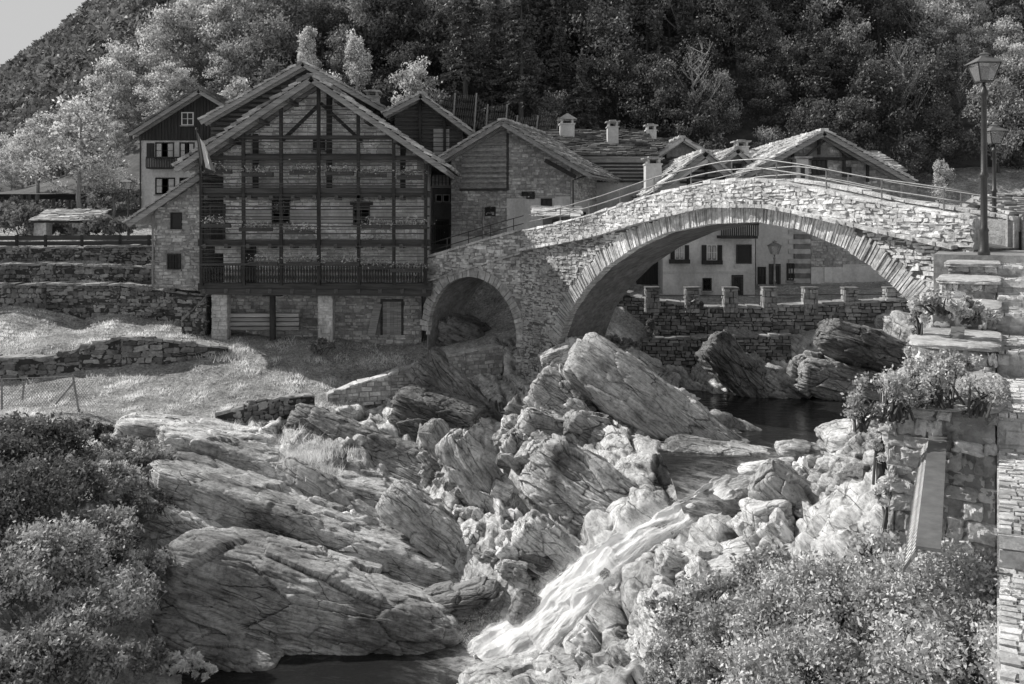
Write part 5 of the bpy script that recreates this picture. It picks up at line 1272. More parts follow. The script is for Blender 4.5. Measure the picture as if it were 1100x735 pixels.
# gallery decks
def deck(name, z, y0, x0, x1, th=.16):
    mb = MB(); mb.bx(x0,x1,y0,YW,z-th,z,.5); mb.build(name, M['woodx'], hm)
    mb = MB(); mb.bx(x0-.1,x1+.1,y0-.12,y0-.003,z-th-.1,z+.03,.5); mb.build('deck_beam', M['woodx'], hm)
    for k in range(11):
        mb = MB(); x = x0+.2+(x1-x0-.4)*k/10; mb.bx(x-.08,x+.08,y0-.25,YW-.02,z-th-.2,z-th-.003); mb.build('joist', M['woody'], hm)
deck('deck', Z(305), Y0, X(216), X(461), .2); deck('deck', Z(258), Y0, X(216), X(460)); deck('deck', Z(206), Y0, X(218), X(460))
mb = MB(); mb.bx(X(262),X(420),Y0,YW,Z(168),Z(165)); mb.build('deck', M['woodx'], hm)
mb = MB(); mb.bar((X(217),Y0-.1,Z(313)), (X(463),Y0-.1,Z(315)), .2, .26); mb.build('sill_beam', M['woodx'], hm)
for px in (218,263,303,343,386,423,458):
    mb = MB(); zt = float(lineM(X(px)))+.1; mb.bar((X(px)+random.uniform(-.03,.03),Y0-.18,Z(306)), (X(px)+random.uniform(-.03,.03),Y0-.18,zt), .14 if px != 343 else .19, .14, random.uniform(.3,.7)); mb.build('gallery_post', M['wood'], hm)
    if px in (263,343,423):
        mb = MB(); mb.bar((X(px)+.35,YW-.4,Z(206)), (X(px)+.35,YW-.4,float(lineM(X(px)))), .22); mb.build('inner_post', M['wood'], hm)
for py in (240,246,233,225,218,210,280,272,264,287,200,193,186,178,171,156,148,138,128,119,243,236,229,222,214,283,276,268,251,197,190,183,174,160,152,143,133,124,114,106):
    z = Z(py); q = [x for x in np.linspace(X(218), X(458), 120) if lineM(x) > z-.02]
    mb = MB(); mb.bar((min(q),Y0-.24,z+random.uniform(-.03,.03)), (max(q),Y0-.24,z+random.uniform(-.03,.03)), .03, random.choice([.02,.03,.05]), random.uniform(.3,.9)); mb.build('gallery_rail', M['woodx'], hm)
for py, h in ((170,.2),(148,.18),(205,.24)):
    z = Z(py); q = [x for x in np.linspace(X(218), X(458), 120) if lineM(x) > z-.02]
    mb = MB(); mb.bar((min(q),Y0-.1,z), (max(q),Y0-.1,z), .14, h, .7); mb.build('tie_beam', M['woodx'], hm)
for a, b in (((343,110),(300,152)),((343,110),(388,152))):
    mb = MB(); mb.bar((X(a[0]),Y0+.3,Z(a[1])), (X(b[0]),Y0+.3,Z(b[1])), .13, .15); mb.build('brace', M['wood'], hm)
# side railings of the galleries at the right end
for z in (Z(222),Z(232),Z(245),Z(268),Z(278),Z(290)):
    mb = MB(); mb.bar((X(459),Y0,z), (X(459),YW,z), .05, .07); mb.build('gallery_rail', M['woody'], hm)
# baluster row
mb = MB(); mb.bar((X(217),Y0-.22,Z(284)), (X(460),Y0-.22,Z(284)), .12, .09, .6); mb.build('handrail', M['woodx'], hm)
mb = MB(); zb, zt = Z(303), Z(285); h = zt-zb
mb.lathe((X(221),Y0-.22,zb), [(.03,0),(.03,h*.1),(.055,h*.2),(.065,h*.32),(.03,h*.5),(.05,h*.62),(.06,h*.72),(.03,h*.86),(.03,h)], 6)
b0 = mb.build('baluster', M['wood'], hm, True)
for k in range(1, 78):
    o = b0.copy(); COL.objects.link(o); o.location = (k*(X(456)-X(221))/77, 0, 0)
# roof
gable_roof(hm, I, xle, zle, xre, zre, xa, za, Y0-1.1, 50.5, 'roof', th=.2, slab=.1, tones=(.1,1), rh=.34)
for s_, (xe, ze) in enumerate(((xle, zle), (xre, zre))):
    mb = MB(); mb.bar((xe,Y0-1.05,ze-.14), (xa,Y0-1.05,za-.14), .08, .16, .5); mb.build('verge_board', M['woodl'], hm)
    for f_ in (.15,.38,.6,.82):
        mb = MB(); x, z = xe+(xa-xe)*f_, ze+(za-ze)*f_-.3; mb.bar((x,Y0-1.0,z), (x,YW+.2,z), .16, .18); mb.build('purlin', M['woody'], hm)
mb = MB(); c_ = [xa-.62, Y0+1.2, Z(100)]
mb.tube([(c_[0]-.35,c_[1],c_[2]), (c_[0]-.3,c_[1],c_[2]+.5), (c_[0],c_[1],c_[2]+.75), (c_[0]+.3,c_[1],c_[2]+.6), (c_[0]+.32,c_[1],c_[2]+.3)], .1, 8); mb.build('roof_cowl', M['mortar'], hm)
# left wing under a lean-to roof
YL = 42.2; lw = thing('stone_wing', 'narrow stone wing with steep lean to roof at the left end of the galleries', 'house', P(190, 306, YL))
XL = lambda p: (p-550)*YL/F; ZL = lambda p: (HY-p)*YL/F
topL = lambda x: np.interp(x, [XL(143), XL(219)], [ZL(238), ZL(188)])-.2
mb = MB(); gable_poly(I, [XL(166), XL(216)], ZL(310), topL, YL, 49, mb); mb.build('wall', M['mortar'], lw)
mb = MB(); hb = rect_in([(XL(184),XL(195),ZL(246),ZL(229)),(XL(181),XL(194),ZL(289),ZL(273))])
stones(mb, lambda u, v, w_: np.array([u, YL-w_, v]), XL(166), XL(216), ZL(308), ZL(190), .13, .3, lambda u, v: v < topL(u)-.03 and not hb(u, v), .06, .02, .01, .02, .25, .95); 
stones(mb, lambda u, v, w_: np.array([XL(166)-w_, YL+5-u, v]), 0, 5, ZL(308), ZL(240), .13, .3, None, .06, .02, .01, .02, .3, .95); mb.build('wall_stones', M['rubble'], lw)
window(lw, I, XL(185), XL(194), ZL(245), ZL(230), YL-.03, False, 0); window(lw, I, XL(181.5), XL(193), ZL(288), ZL(274), YL-.03, False, 1, grille=True)
mb = MB(); a0 = np.array([XL(143), YL-.8, ZL(239)]); vv = np.array([XL(219)-XL(143), 0, ZL(188)-ZL(239)]); n_ = U(np.cross((0,1,0), vv)); n_ = n_ if n_[2] > 0 else -n_
u_ = np.array([0,8.,0]); mb.hexa([a0-n_*.12, a0+u_-n_*.12, a0+u_+vv-n_*.12, a0+vv-n_*.12, a0, a0+u_, a0+u_+vv, a0+vv]); mb.build('roof_boards', M['woodl'], lw)
mb = MB(); roof_slabs(mb, a0, u_, vv, 8, np.linalg.norm(vv), .26, .45, .06, (.3,.9)); mb.build('roof', M['roof'], lw)
mb = MB(); mb.bar(a0-n_*.16, a0+vv-n_*.16, .1, .2); mb.build('verge_board', M['woodl'], lw)
mb = MB(); mb.tube([(XL(165),YL-.1,ZL(308)), (XL(165),YL-.1,ZL(232))], .05, 6); mb.build('downpipe', M['metal_l'], lw)
# flower boxes on the galleries
def clump(c, rx, ry, rz, n, size, tone=(.1,.9)):
    p = rng.normal(0, .5, (n, 3))*np.array([rx,ry,rz])+np.asarray(c)
    return p, size*rng.uniform(.6,1.3,n), rng.uniform(*tone, n)
def leaves(p, sz, tn, flat=.0, droop=None):
    n = len(p); d = rng.normal(0, 1, (n, 3)); d[:, 2] *= (1-flat); d /= np.linalg.norm(d, axis=1)[:, None]
    e = np.cross(d, rng.normal(0, 1, (n, 3))); e /= np.linalg.norm(e, axis=1)[:, None]
    s_ = np.asarray(sz)[:, None]
    V = np.stack([p-d*s_, p+e*s_*.5, p+d*s_, p-e*s_*.5], 1).reshape(-1, 3)
    return V, np.arange(4*n).reshape(-1, 4), np.repeat(tn, 4)
FB = [(232,242,'left end of the middle gallery, over the door'),(275,246,'left part of the middle gallery'),(322,249,'middle gallery, left of the centre post'),(404,243,'middle gallery under the right window'),(442,243,'right end of the middle gallery'),
      (235,184,'left end of the upper gallery'),(277,187,'upper gallery beside the second post'),(325,185,'upper gallery, left of the centre post'),(365,186,'upper gallery, right of the centre post'),(400,188,'upper gallery under the right slope'),(440,190,'right end of the upper gallery'),
      (283,283,'lowest gallery above the left balusters'),(326,283,'lowest gallery left of the centre post'),(368,283,'lowest gallery right of the centre post'),(405,287,'lowest gallery, white box near the right'),(436,290,'lowest gallery, far right bay')]
for px, py, wh in FB:
    o = thing('flower_box', 'flower box on the '+wh, 'flower box', P(px, py+3, Y0-.32), group='flower boxes on the galleries'); c = P(px, py, Y0-.32); wl = random.uniform(.5,.75)
    mb = MB(); mb.box(c-(0,0,.02), ((wl,0,0),(0,.09,0),(0,0,.09)), .5); mb.build('box', M['woodx'], o)
    p, s2, tn = clump(c+(0,0,.15), wl*1.1, .14, .2, 220, .05); V_, Q_, T_ = leaves(p, s2, tn); npobj('foliage', V_, Q_, M['lf_mid'], o, tone=T_)
    p, s2, tn = clump(c+(0,-.03,.22), wl*1.1, .14, .2, 60, .055, (.6,1)); V_, Q_, T_ = leaves(p, s2, tn); npobj('flowers', V_, Q_, M['flower'], o, tone=T_)
# flag
fg = thing('flag', 'small three striped flag hanging on its pole at the left eave', 'flag', P(217,186,39.6))
mb = MB(); a, b = P(217,190,39.6), P(211,140,39.6); mb.tube([a, b], .025, 8); mb.lathe(b, [(.03,0),(.05,.04),(.01,.12)], 8); mb.build('pole', M['metal'], fg)
t = MT('flag cloth'); uvn = t.n('ShaderNodeUVMap'); sx = t.n('ShaderNodeSeparateXYZ'); t.l(uvn.outputs[0], sx.inputs[0]); r_ = t.ramp(sx.outputs[0], [(0,.1),(.3,.95),(.68,.4)]); r_.node.color_ramp.interpolation = 'CONSTANT'; dd_ = t.n('ShaderNodeBsdfDiffuse'); tt_ = t.n('ShaderNodeBsdfTranslucent'); t.l(r_, dd_.inputs[0]); t.l(r_, tt_.inputs[0]); mm_ = t.n('ShaderNodeMixShader', _Fac=.5); t.l(dd_.outputs[0], mm_.inputs[1]); t.l(tt_.outputs[0], mm_.inputs[2]); t.l(mm_.outputs[0], t.out.inputs['Surface']); M['flag'] = t.m
nu, nv = 24, 24; uu, vv2 = np.meshgrid(np.linspace(0,1,nu), np.linspace(0,1,nv), indexing='ij')
pole = b+(a-b)*(.03+.72*vv2.ravel())[:, None]
wdt = .62; fx_ = uu.ravel()*.72*(.5+.4*vv2.ravel()); Vf = pole+np.stack([fx_, .07*np.sin(uu.ravel()*9), -uu.ravel()*(.6-.3*vv2.ravel())], 1)
npobj('cloth', Vf, grid_quads(nu, nv), M['flag'], fg, tone=np.zeros(nu*nv)+.5, smooth=True, uv=np.stack([uu.ravel(), vv2.ravel()], 1))
# garden furniture at the left
kb = thing('pergola', 'low roofed stone shelter above the timber fence at far left', 'shelter', P(66,258,52))
for px in (43, 84):
    c = P(px,254,52); mb = MB(); mb.bx(c[0]-.35,c[0]+.35,52,52.7,c[2],P(0,238,52)[2],.6,.02); mb.build('pillar', M['pale_stone'], kb)
mb = MB(); a = P(33,238,51.5); roof_slabs(mb, a, (1,0,0), (0,1.6,.5), 3.5, 2.2, .26, .5, .06, (.4,1)); mb.build('roof', M['roof'], kb)
mb = MB(); mb.bar(P(34,238,51.9), P(100,238,51.9), .2, .16); mb.build('beam', M['woodx'], kb)
fn = thing('timber_fence', 'dark two rail timber fence on top of the highest terrace wall', 'fence', P(80,266,47.8))
for py in (256, 262):
    mb = MB(); mb.bar(P(-60,py,47.8), P(163,py-1,47.8), .05, .22); mb.build('board', M['woodx'], fn)
for px in (-10, 18, 49, 88, 129, 160):
    c = P(px,268,47.8); mb = MB(); mb.bar(c, c+(0,0,.75), .12); mb.build('post', M['wood'], fn)
# wire fence above the left bushes
wf_ = thing('wire_fence', 'leaning wire mesh fence with stakes above the bushes on the left bank', 'fence', P(60,450,33))
for a, b in (((78,402),(88,462)),((2,408),(2,440)),((26,410),(24,430)),((86,440),(62,470)),((80,410),(60,434))):
    mb = MB(); mb.tube([P(*a,33), P(*b,33)], .035, 6); mb.build('stake', M['barkl'], wf_)
mb = MB()
for k in range(34):
    p0 = P(-20+k*3.1, 408, 33); 
    mb.tube([p0, p0+(.75,0,-.95)], .006, 3); mb.tube([p0+(.75,0,0), p0+(0,0,-.95)], .006, 3)
mb.tube([P(-20,408,33), P(80,404,33)], .01, 4); mb.build('wire_mesh', M['metal_l'], wf_)
# hillside rockfall netting
nf = thing('net_fence', 'tall wire netting on posts climbing the slope behind the timber house', 'fence', P(500,130,58))
pp = [(442,92,118),(458,98,124),(489,100,133),(512,100,137),(524,112,146),(545,112,142),(556,124,144),(578,124,146),(600,126,146)]
for i, (px, a, b) in enumerate(pp):
    mb = MB(); mb.tube([P(px,a,58), P(px-3,b+8,58)], .05, 6); mb.build('post', M['metal_l'], nf)
mb = MB()
for (p0, a0_, b0_), (p1, a1_, b1_) in zip(pp[:-1], pp[1:]):
    n_ = max(3, int((p1-p0)/2.2))
    for k in range(n_):
        f0, f1 = k/n_, (k+1)/n_; A = P(p0+(p1-p0)*f0, a0_+(a1_-a0_)*f0+2, 58); B = P(p0+(p1-p0)*f1, b0_+(b1_-b0_)*f1, 58); C_2 = P(p0+(p1-p0)*f0, b0_+(b1_-b0_)*f0, 58); D_2 = P(p0+(p1-p0)*f1, a0_+(a1_-a0_)*f1+2, 58)
        m0, m1 = (A+C_2)/2, (B+D_2)/2
        for s0, s1 in ((A,m1),(C_2,m1),(m0,D_2),(m0,B)): mb.tube([s0, s1], .011, 3, cap=False)
mb.build('netting', M['metal'], nf)

cl = thing('hanging_cloth', 'pale cloth hung out behind the balusters at the left of the lowest gallery', 'cloth', P(240,272,Y0+.3))
n1 = 16; uu, v3 = np.meshgrid(np.linspace(0,1,n1), np.linspace(0,1,n1), indexing='ij'); c0 = P(231,260,Y0+.3)
npobj('cloth', np.stack([c0[0]+uu.ravel()*.95, c0[1]+.05*np.sin(uu.ravel()*14)*v3.ravel(), c0[2]-v3.ravel()*.5], 1), grid_quads(n1, n1), M['plaster_w'], cl, smooth=True)
mb = MB(); mb.tube([c0-(.1,0,0), c0+(1.05,0,0)], .02, 6); mb.build('line', M['wood'], cl)
for px, py, lb in ((401,262,'dark hanging basket in the lowest gallery near the right'),(299,226,'small round wreath hanging beside the left window of the middle gallery')):
    o = thing('hanging_basket', lb, 'basket', P(px,py,Y0+.2)); c = P(px,py,Y0+.2)
    mb = MB(); mb.lathe(c, [(.02,-.16),(.14,-.12),(.2,0),(.2,.03)], 12); mb.build('pot', M['wood'], o)
    mb = MB(); mb.tube([c+(0,0,.03), c+(0,0,.5)], .008, 4); mb.build('hook', M['metal'], o)
    p, s2, tn = clump(c+(0,0,.1), .3, .25, .25, 160, .05); V_, Q_, T_ = leaves(p, s2, tn); npobj('foliage', V_, Q_, M['lf_mid'], o, tone=T_)
# ================================================================== HILLSIDE, FAR MOUNTAIN
def hill(x, y):
    x = np.asarray(x, float); y = np.asarray(y, float)
    w_ = .05+.95*sstep(-37, -20, x+ (y-62)*.08)
    s_ = np.clip(y-61.5, 0, None)
    q = np.stack([x.ravel()*.06, y.ravel()*.06, x.ravel()*0], 1)
    return (1.6+.82*s_*w_+fbm(q, 3, 2).reshape(x.shape)*2.2*np.clip(s_/8, 0, 1))*1.0
xh = np.arange(-110, 110, 1.4); yh = np.arange(60.5, 135, 1.4); HX, HYY = np.meshgrid(xh, yh, indexing='ij')
M['forest_floor'] = stone_mat('forest floor', .12, 0, ns=2)
kind(npobj('hillside', np.stack([HX, HYY, hill(HX, HYY)], -1).reshape(-1, 3), grid_quads(len(xh), len(yh)), M['forest_floor'], smooth=True), 'structure')
xm = np.arange(-620, -60, 7.); ym = np.arange(230, 800, 8.); MX, MY = np.meshgrid(xm, ym, indexing='ij')
def mount(x, y):
    r_ = .6*(HY-np.interp(x/y*F+550, [-500,-300,-100,0,40,60,100,118,150,250,400], [210,190,150,88,58,45,12,0,-30,-90,-150]))
    t_ = np.clip((y-240)/360, 0, 1); b_ = np.clip((y-600)/200, 0, 1)
    q = np.stack([x.ravel()*.018, y.ravel()*.018, x.ravel()*0], 1)
    return (-8+(r_+8)*t_**.85*(1-b_*.7)+(fbm(q, 5, 12).reshape(x.shape)*13*np.clip(t_*3, 0, 1)*(1-t_*.7)))
t = MT('mountain'); t.finish(t.math('MULTIPLY', t.ramp(t.noise(t.coord((1,1,1.6)), .06, 8, .75), [(.35,.5),(.65,1.5)]), .16), t.noise(t.coord(), .15, 8, .8), 3, .95); M['mountain'] = t.m
kind(npobj('mountain', np.stack([MX, MY, mount(MX, MY)], -1).reshape(-1, 3), grid_quads(len(xm), len(ym)), M['mountain'], smooth=True), 'structure')
n_ = 5200; y = rng.uniform(235, 620, n_); x = (rng.uniform(-120, 230, n_)-550)*y/F; z = mount(x, y); s_ = rng.uniform(2.0, 4.6, n_)*np.clip(y/420,.6,1.2)
k_ = 46; c = np.repeat(np.stack([x, y, z+s_*.7], 1), k_, 0); d = rng.normal(0, 1, (n_*k_, 3)); d /= np.linalg.norm(d, axis=1)[:, None]; d *= (rng.uniform(.55, 1, n_*k_)**.5)[:, None]
V_, Q_, T_ = leaves(c+d*np.repeat(s_, k_)[:, None]*np.array([1,1,1.1]), np.repeat(s_*.34, k_)*rng.uniform(.6,1.3,n_*k_), np.clip(np.repeat(rng.uniform(.0,.9,n_), k_)+rng.normal(0,.15,n_*k_), 0, 1))
M['lf_far'] = leaf_mat('far woodland', .24, .3)
kind(npobj('distant_forest', V_, Q_, M['lf_far'], tone=T_), 'stuff')

# ================================================================== TREES
def limb_tree(H, r0, nb, spread, up, base=.25, seed=0, wob=.3, m='bark'):
    R = random.Random(seed); mb = MB(); 
    tr = [np.array([0,0,-.4])]
    for k in range(1, 9): tr.append(np.array([R.uniform(-1,1)*wob*k/8, R.uniform(-1,1)*wob*k/8, H*.92*k/8]))
    mb.tube(tr, [r0*(1-.85*k/8) for k in range(9)], 7)
    tips = []
    for b in range(nb):
        f = base+(.92-base)*(b+.5)/nb; i = f*8; p = tr[int(i)]*(1-i%1)+tr[min(8,int(i)+1)]*(i%1)
        a = b*2.4+R.uniform(-.4,.4); L = spread*(1.05-f*.75)*R.uniform(.7,1.2)
        p1 = p+np.array([math.cos(a)*L*.5, math.sin(a)*L*.5, L*up*.35]); p2 = p+np.array([math.cos(a)*L, math.sin(a)*L, L*up])
        mb.tube([p, p1, p2], [r0*.4*(1-f*.6), r0*.22*(1-f*.6), .015], 4); tips += [p1, p2]
        for q in range(3):
            a2 = a+R.uniform(-1.1,1.1); p3 = p1+np.array([math.cos(a2)*L*.5, math.sin(a2)*L*.5, L*up*R.uniform(.3,.9)]); mb.tube([p1, p3], [r0*.12, .01], 3); tips.append(p3)
    tips.append(tr[-1])
    return mb, np.array(tips)
def crown_leaves(tips, n, clr, size, seed, squash=.75):
    g = np.random.default_rng(seed); m_ = len(tips); per = n//m_
    c = np.repeat(tips, per, 0); ct = np.repeat(g.uniform(.15,.75,m_), per); rr_ = np.repeat(g.uniform(.55,1.25,m_)*clr, per)
    d = g.normal(0, 1, (len(c), 3)); d /= np.linalg.norm(d, axis=1)[:, None]; d *= (g.uniform(0,1,len(c))**.45)[:, None]; d[:, 2] *= squash
    p = c+d*rr_[:, None]
    return leaves(p, size*g.uniform(.6,1.35,len(c)), np.clip(ct+g.normal(0,.16,len(c))+d[:, 2]*.15, 0, 1))
def make_tree(name, H, lm, seed, nb=13, spread=3.2, up=.45, n=5200, clr=1.05, size=.14, r0=.2, bark='bark', base=.22, squash=.75, wob=.5):
    o = empty(name, (0,0,0)); mb, tips = limb_tree(H, r0, nb, spread, up, base, seed, wob); mb.build('trunk', M[bark], o)
    V_, Q_, T_ = crown_leaves(tips, n, clr, size, seed, squash); npobj('crown', V_, Q_, M[lm], o, tone=T_); return o
def make_conifer(name, H, lm, seed, W_=2.6, n=6000):
    g = np.random.default_rng(seed); o = empty(name, (0,0,0)); mb = MB(); mb.tube([(0,0,-.4),(0,0,H*.5),(0,0,H)], [.2,.12,.02], 6); P_ = []; T2 = []; 
    tiers = 22
    for k in range(tiers):
        f = .12+.86*k/tiers; R_ = W_*(1-f)**.8*g.uniform(.75,1.15); nb = int(5+7*(1-f))
        for b in range(nb):
            a = g.uniform(0,6.28); L = R_*g.uniform(.6,1.1); zz_ = H*f
            mb.tube([(0,0,zz_), (math.cos(a)*L, math.sin(a)*L, zz_-L*.28)], [.03,.008], 3)
            m_ = max(8, int(n/(tiers*nb)*1.2)); s2 = g.uniform(.1,1,m_)**.7; w2 = g.normal(0,.16,m_)*(1-s2*.5)*L*.9
            P_.append(np.stack([math.cos(a)*L*s2-math.sin(a)*w2, math.sin(a)*L*s2+math.cos(a)*w2, zz_-L*.28*s2-np.abs(g.normal(0,.13,m_))], 1)); T2.append(np.full(m_, g.uniform(.15,.8)))
    mb.build('trunk', M['bark'], o); P_ = np.concatenate(P_); T2 = np.clip(np.concatenate(T2)+g.normal(0,.1,len(P_)), 0, 1)
    V_, Q_, T_ = leaves(P_, .13*g.uniform(.6,1.3,len(P_)), T2, .4); npobj('crown', V_, Q_, M[lm], o, tone=T_); return o
PR = {
 'dark': [make_tree('broadleaf_tree', 8.5, 'lf_dark', 10+i, spread=3.3, n=5600) for i in range(4)],
 'mid': [make_tree('broadleaf_tree', 8.5, 'lf_mid', 20+i, spread=3.0, n=5200, size=.13) for i in range(4)],
 'light': [make_tree('autumn_tree', 8.5, 'lf_light', 30+i, spread=2.8, n=4600, size=.12, clr=.9, bark='barkl') for i in range(4)],
 'con': [make_conifer('conifer_tree', 11, 'lf_con', 40+i) for i in range(3)],
 'bare': [make_tree('bare_tree', 8, 'lf_mid', 50+i, nb=20, spread=2.4, up=1.1, n=900, size=.07, bark='barkl', wob=.9) for i in range(2)],
 'plume': [make_tree('autumn_tree', 7.5, 'lf_light', 60+i, nb=18, spread=1.5, up=1.3, n=5200, size=.11, clr=.5, bark='barkl', squash=1.6) for i in range(2)],
}
used = {k: [False]*len(v) for k, v in PR.items()}
LBL = {
 'dark': ('dark leafy tree, one of the dense wood covering the shaded slope above the roofs', 'dark leafy trees of the hillside wood'),
 'mid': ('mid grey leafy tree scattered through the hillside wood above the village', 'mid toned trees of the hillside wood'),
 'light': ('pale sunlit autumn tree among those filling the slope at upper left', 'pale autumn trees of the left slope'),
 'con': ('dark drooping conifer standing among the leafy trees of the hillside wood', 'dark conifers of the hillside wood'),
 'bare': ('thin nearly leafless tree showing pale branches in the dark wood', 'leafless trees in the hillside wood'),
 'plume': ('pale feathery upright tree catching light within the dark wood', 'pale feathery trees in the hillside wood')}
def tree(kd, x, y, z, s_, label=None, sz=1.0):
    i = random.randrange(len(PR[kd])); 
    if not used[kd][i]: o = PR[kd][i]; used[kd][i] = True
    else: o = copy_tree(PR[kd][i])
    o.location = (x, y, z); o.rotation_euler = (0, 0, random.uniform(0, 6.28)); o.scale = (s_, s_, s_*sz)
    if label: tag(o, label, 'tree'); 
    else: tag(o, LBL[kd][0], 'tree', LBL[kd][1])
    if label and 'group' in o: del o['group']
    return o
cnt = 0; row = 0; y = 62.5
while y < 97:
    xw = y*.57+4; x = -xw+random.uniform(0,3)
    while x < xw:
        xx, yy = x+random.uniform(-1.1,1.1), y+random.uniform(-1.3,1.3); px = xx/yy*F+550; z = float(hill(np.array([xx]), np.array([yy]))[0]); pyb = HY-z/yy*F
        if pyb-95 < 735 and z/yy*F < 275 and not (px < 150 and yy < 66):
            left = px+random.uniform(-60,60)-(140-pyb)*.0
            r = random.random()
            if left < 300: kd = 'light' if r < .8 else 'mid'
            elif left < 420: kd = 'light' if r < .35 else 'mid' if r < .75 else 'dark'
            elif left < 660: kd = 'con' if r < .62 else 'dark' if r < .8 else 'mid' if r < .985 else 'plume'
            else: kd = 'dark' if r < .64 else 'mid' if r < .76 else 'con' if r < .88 else 'bare' if r < .99 else 'plume'
            if px > 960 and pyb < 150 and r < .75: kd = 'light'
            s_ = random.uniform(.62, 1.05)*(.85 if yy < 70 else 1)
            if px < 170: s_ *= random.choice((.5,.7,1))
            if pyb-9*s_/yy*F > np.interp(px, [-60,0,60,118,160,200], [150,135,100,40,-10,-500]): tree(kd, xx, yy, z-.3, s_, sz=random.uniform(.9,1.2)); cnt += 1
        x += 3.15 if px > 260 else 2.7
    y += 2.9
print('TREES', cnt)
def at(kd, px, pyb, Y, s_, label, sz=1.0):
    c = P(px, pyb, Y); z_ = c[2] if Y < 62 or px > 150 else float(hill(np.array([c[0]]), np.array([Y]))[0])-.2
    return tree(kd, c[0], c[1], z_, s_ if Y < 62 or px > 150 else s_*1.15, label, sz)
at('light', 86, 246, 60, 1.02, 'tall airy pale birch standing alone behind the roofed shelter')
at('light', 40, 250, 62, .6, 'small pale tree left of the airy birch at the far left edge')
at('light', 122, 244, 61, .62, 'small pale tree between the airy birch and the boarded chalet')
at('light', 30, 215, 75, .62, 'pale round tree against the far mountain at the left edge')
at('plume', 1012, 236, 52, .45, 'rounded pale bush like tree behind the right end of the bridge railing')
at('plume', 384, 118, 56, .62, 'pale plumed tree peeping over the ridge of the galleried house')
at('plume', 330, 92, 58, .5, 'pale plumed tree behind the apex of the log barn')
at('light', 1000, 118, 80, .85, 'bright spreading tree behind the lantern of the nearest lamp')
at('light', 1062, 112, 78, .9, 'bright spreading tree at the top right edge beside the lantern')
at('light', 1085, 160, 72, .6, 'bright low tree below the others at the right edge')
at('plume', 985, 82, 84, .8, 'tall pale pointed tree left of the bright spreading tree')
at('mid', 655, 120, 70, 1.0, 'lighter leafy tree rising above the three chimneys')
at('bare', 748, 140, 64, .8, 'leafless tree rising over the small white edged gable')
at('con', 560, 125, 63, .95, 'broad drooping conifer directly behind the stone barn')
at('con', 500, 100, 65, 1.0, 'broad drooping conifer above the wire netting')
at('light', 118, 205, 72, .8, 'pale tree directly left of the boarded chalet roof')
at('light', 98, 175, 80, .8, 'pale tree higher up between the airy birch and the chalet')
at('light', 140, 160, 76, .75, 'pale tree touching the left eave of the boarded chalet')
at('mid', 60, 185, 84, .75, 'mid grey tree on the slope left of the boarded chalet')
at('mid', 122, 150, 90, .8, 'mid grey tree highest on the slope left of the chalet')
at('dark', 20, 256, 55, .3, 'dark round shrub left of the roofed shelter')
for k, v in PR.items():
    for i, o in enumerate(v):
        if not used[k][i]:
            for ch in list(o.children): bpy.data.objects.remove(ch)
            bpy.data.objects.remove(o)

# ================================================================== BUSHES
def bush(name, label, cat, blobs, n, size, m, stems=8, tone=(.1,.9), base=None, seed=1, droop=0, group=None, flat=0, dens=90):
    """blobs: list of (centre, (rx, ry, rz))"""
    g = np.random.default_rng(seed); c0 = blobs[0][0]; zb = min(b[0][2]-b[1][2] for b in blobs) if base is None else base
    o = thing(name, label, cat, (c0[0], c0[1], zb), group=group); vol = np.array([b[1][0]*b[1][1]*b[1][2]*1.0 for b in blobs])**.67; vol /= vol.sum()
    Ps = []; Ts = []; mb = MB()
    for (c, r), f in zip(blobs, vol):
        c = np.asarray(c, float); k = int(n*f); ns2 = max(6, int(k/dens)); sc = g.normal(0, 1, (ns2, 3)); sc /= np.linalg.norm(sc, axis=1)[:, None]; sc[:, 2] = np.abs(sc[:, 2])*1.15-.35; sc = sc*(g.uniform(.55, 1.1, ns2))[:, None]*np.array(r)+c
        own = g.integers(0, ns2, k); tn = g.uniform(tone[0], tone[1], ns2)
        sprr = min(r)*.3; d = g.normal(0, 1, (k, 3))*sprr*.6
        Ps.append(sc[own]+d); Ts.append(np.clip(tn[own]*.6+g.uniform(tone[0],tone[1],k)*.4, 0, 1))
        for j in range(max(2, int(stems*2*f))):
            t_ = sc[g.integers(0, ns2)]; s0 = np.array([c[0]+g.normal(0,.25)*r[0], c[1]+g.normal(0,.25)*r[1], c[2]-r[2]]); mb.tube([s0, (s0+t_)/2+(0,0,r[2]*.25), t_], [.02,.012,.004], 4)
    mb.build('stems', M['bark'], o)
    Ps = np.concatenate(Ps); Ts = np.concatenate(Ts); V_, Q_, T_ = leaves(Ps, size*g.uniform(.35,1.6,len(Ps)), Ts, flat); npobj('foliage', V_, Q_, M[m], o, tone=T_)
    return o
def bl(l): return [(P(px, py, Y), (rx, ry, rz)) for px, py, Y, rx, ry, rz in l]
bush('shrub', 'dense small leaved shrub filling the bottom right corner under the steel rail', 'shrub', bl([(1010,650,8.6,.8,.6,.5),(1075,680,8,.7,.6,.5),(950,640,9.4,.7,.6,.4),(1040,720,7.4,.8,.5,.4),(1090,630,8.8,.4,.5,.3)]), 54000, .02, 'lf_bush', 90, seed=3, dens=260)
bush('shrub', 'wide small leaved shrub in the bottom foreground right of the cascade', 'shrub', bl([(880,660,9.2,.8,.7,.45),(820,680,9.4,.7,.6,.4),(760,690,9.8,.55,.5,.35),(900,720,8.2,.9,.6,.4),(790,735,8.6,.8,.5,.3),(730,720,9.4,.4,.4,.25)]), 60000, .02, 'lf_bush', 110, seed=4, dens=260)
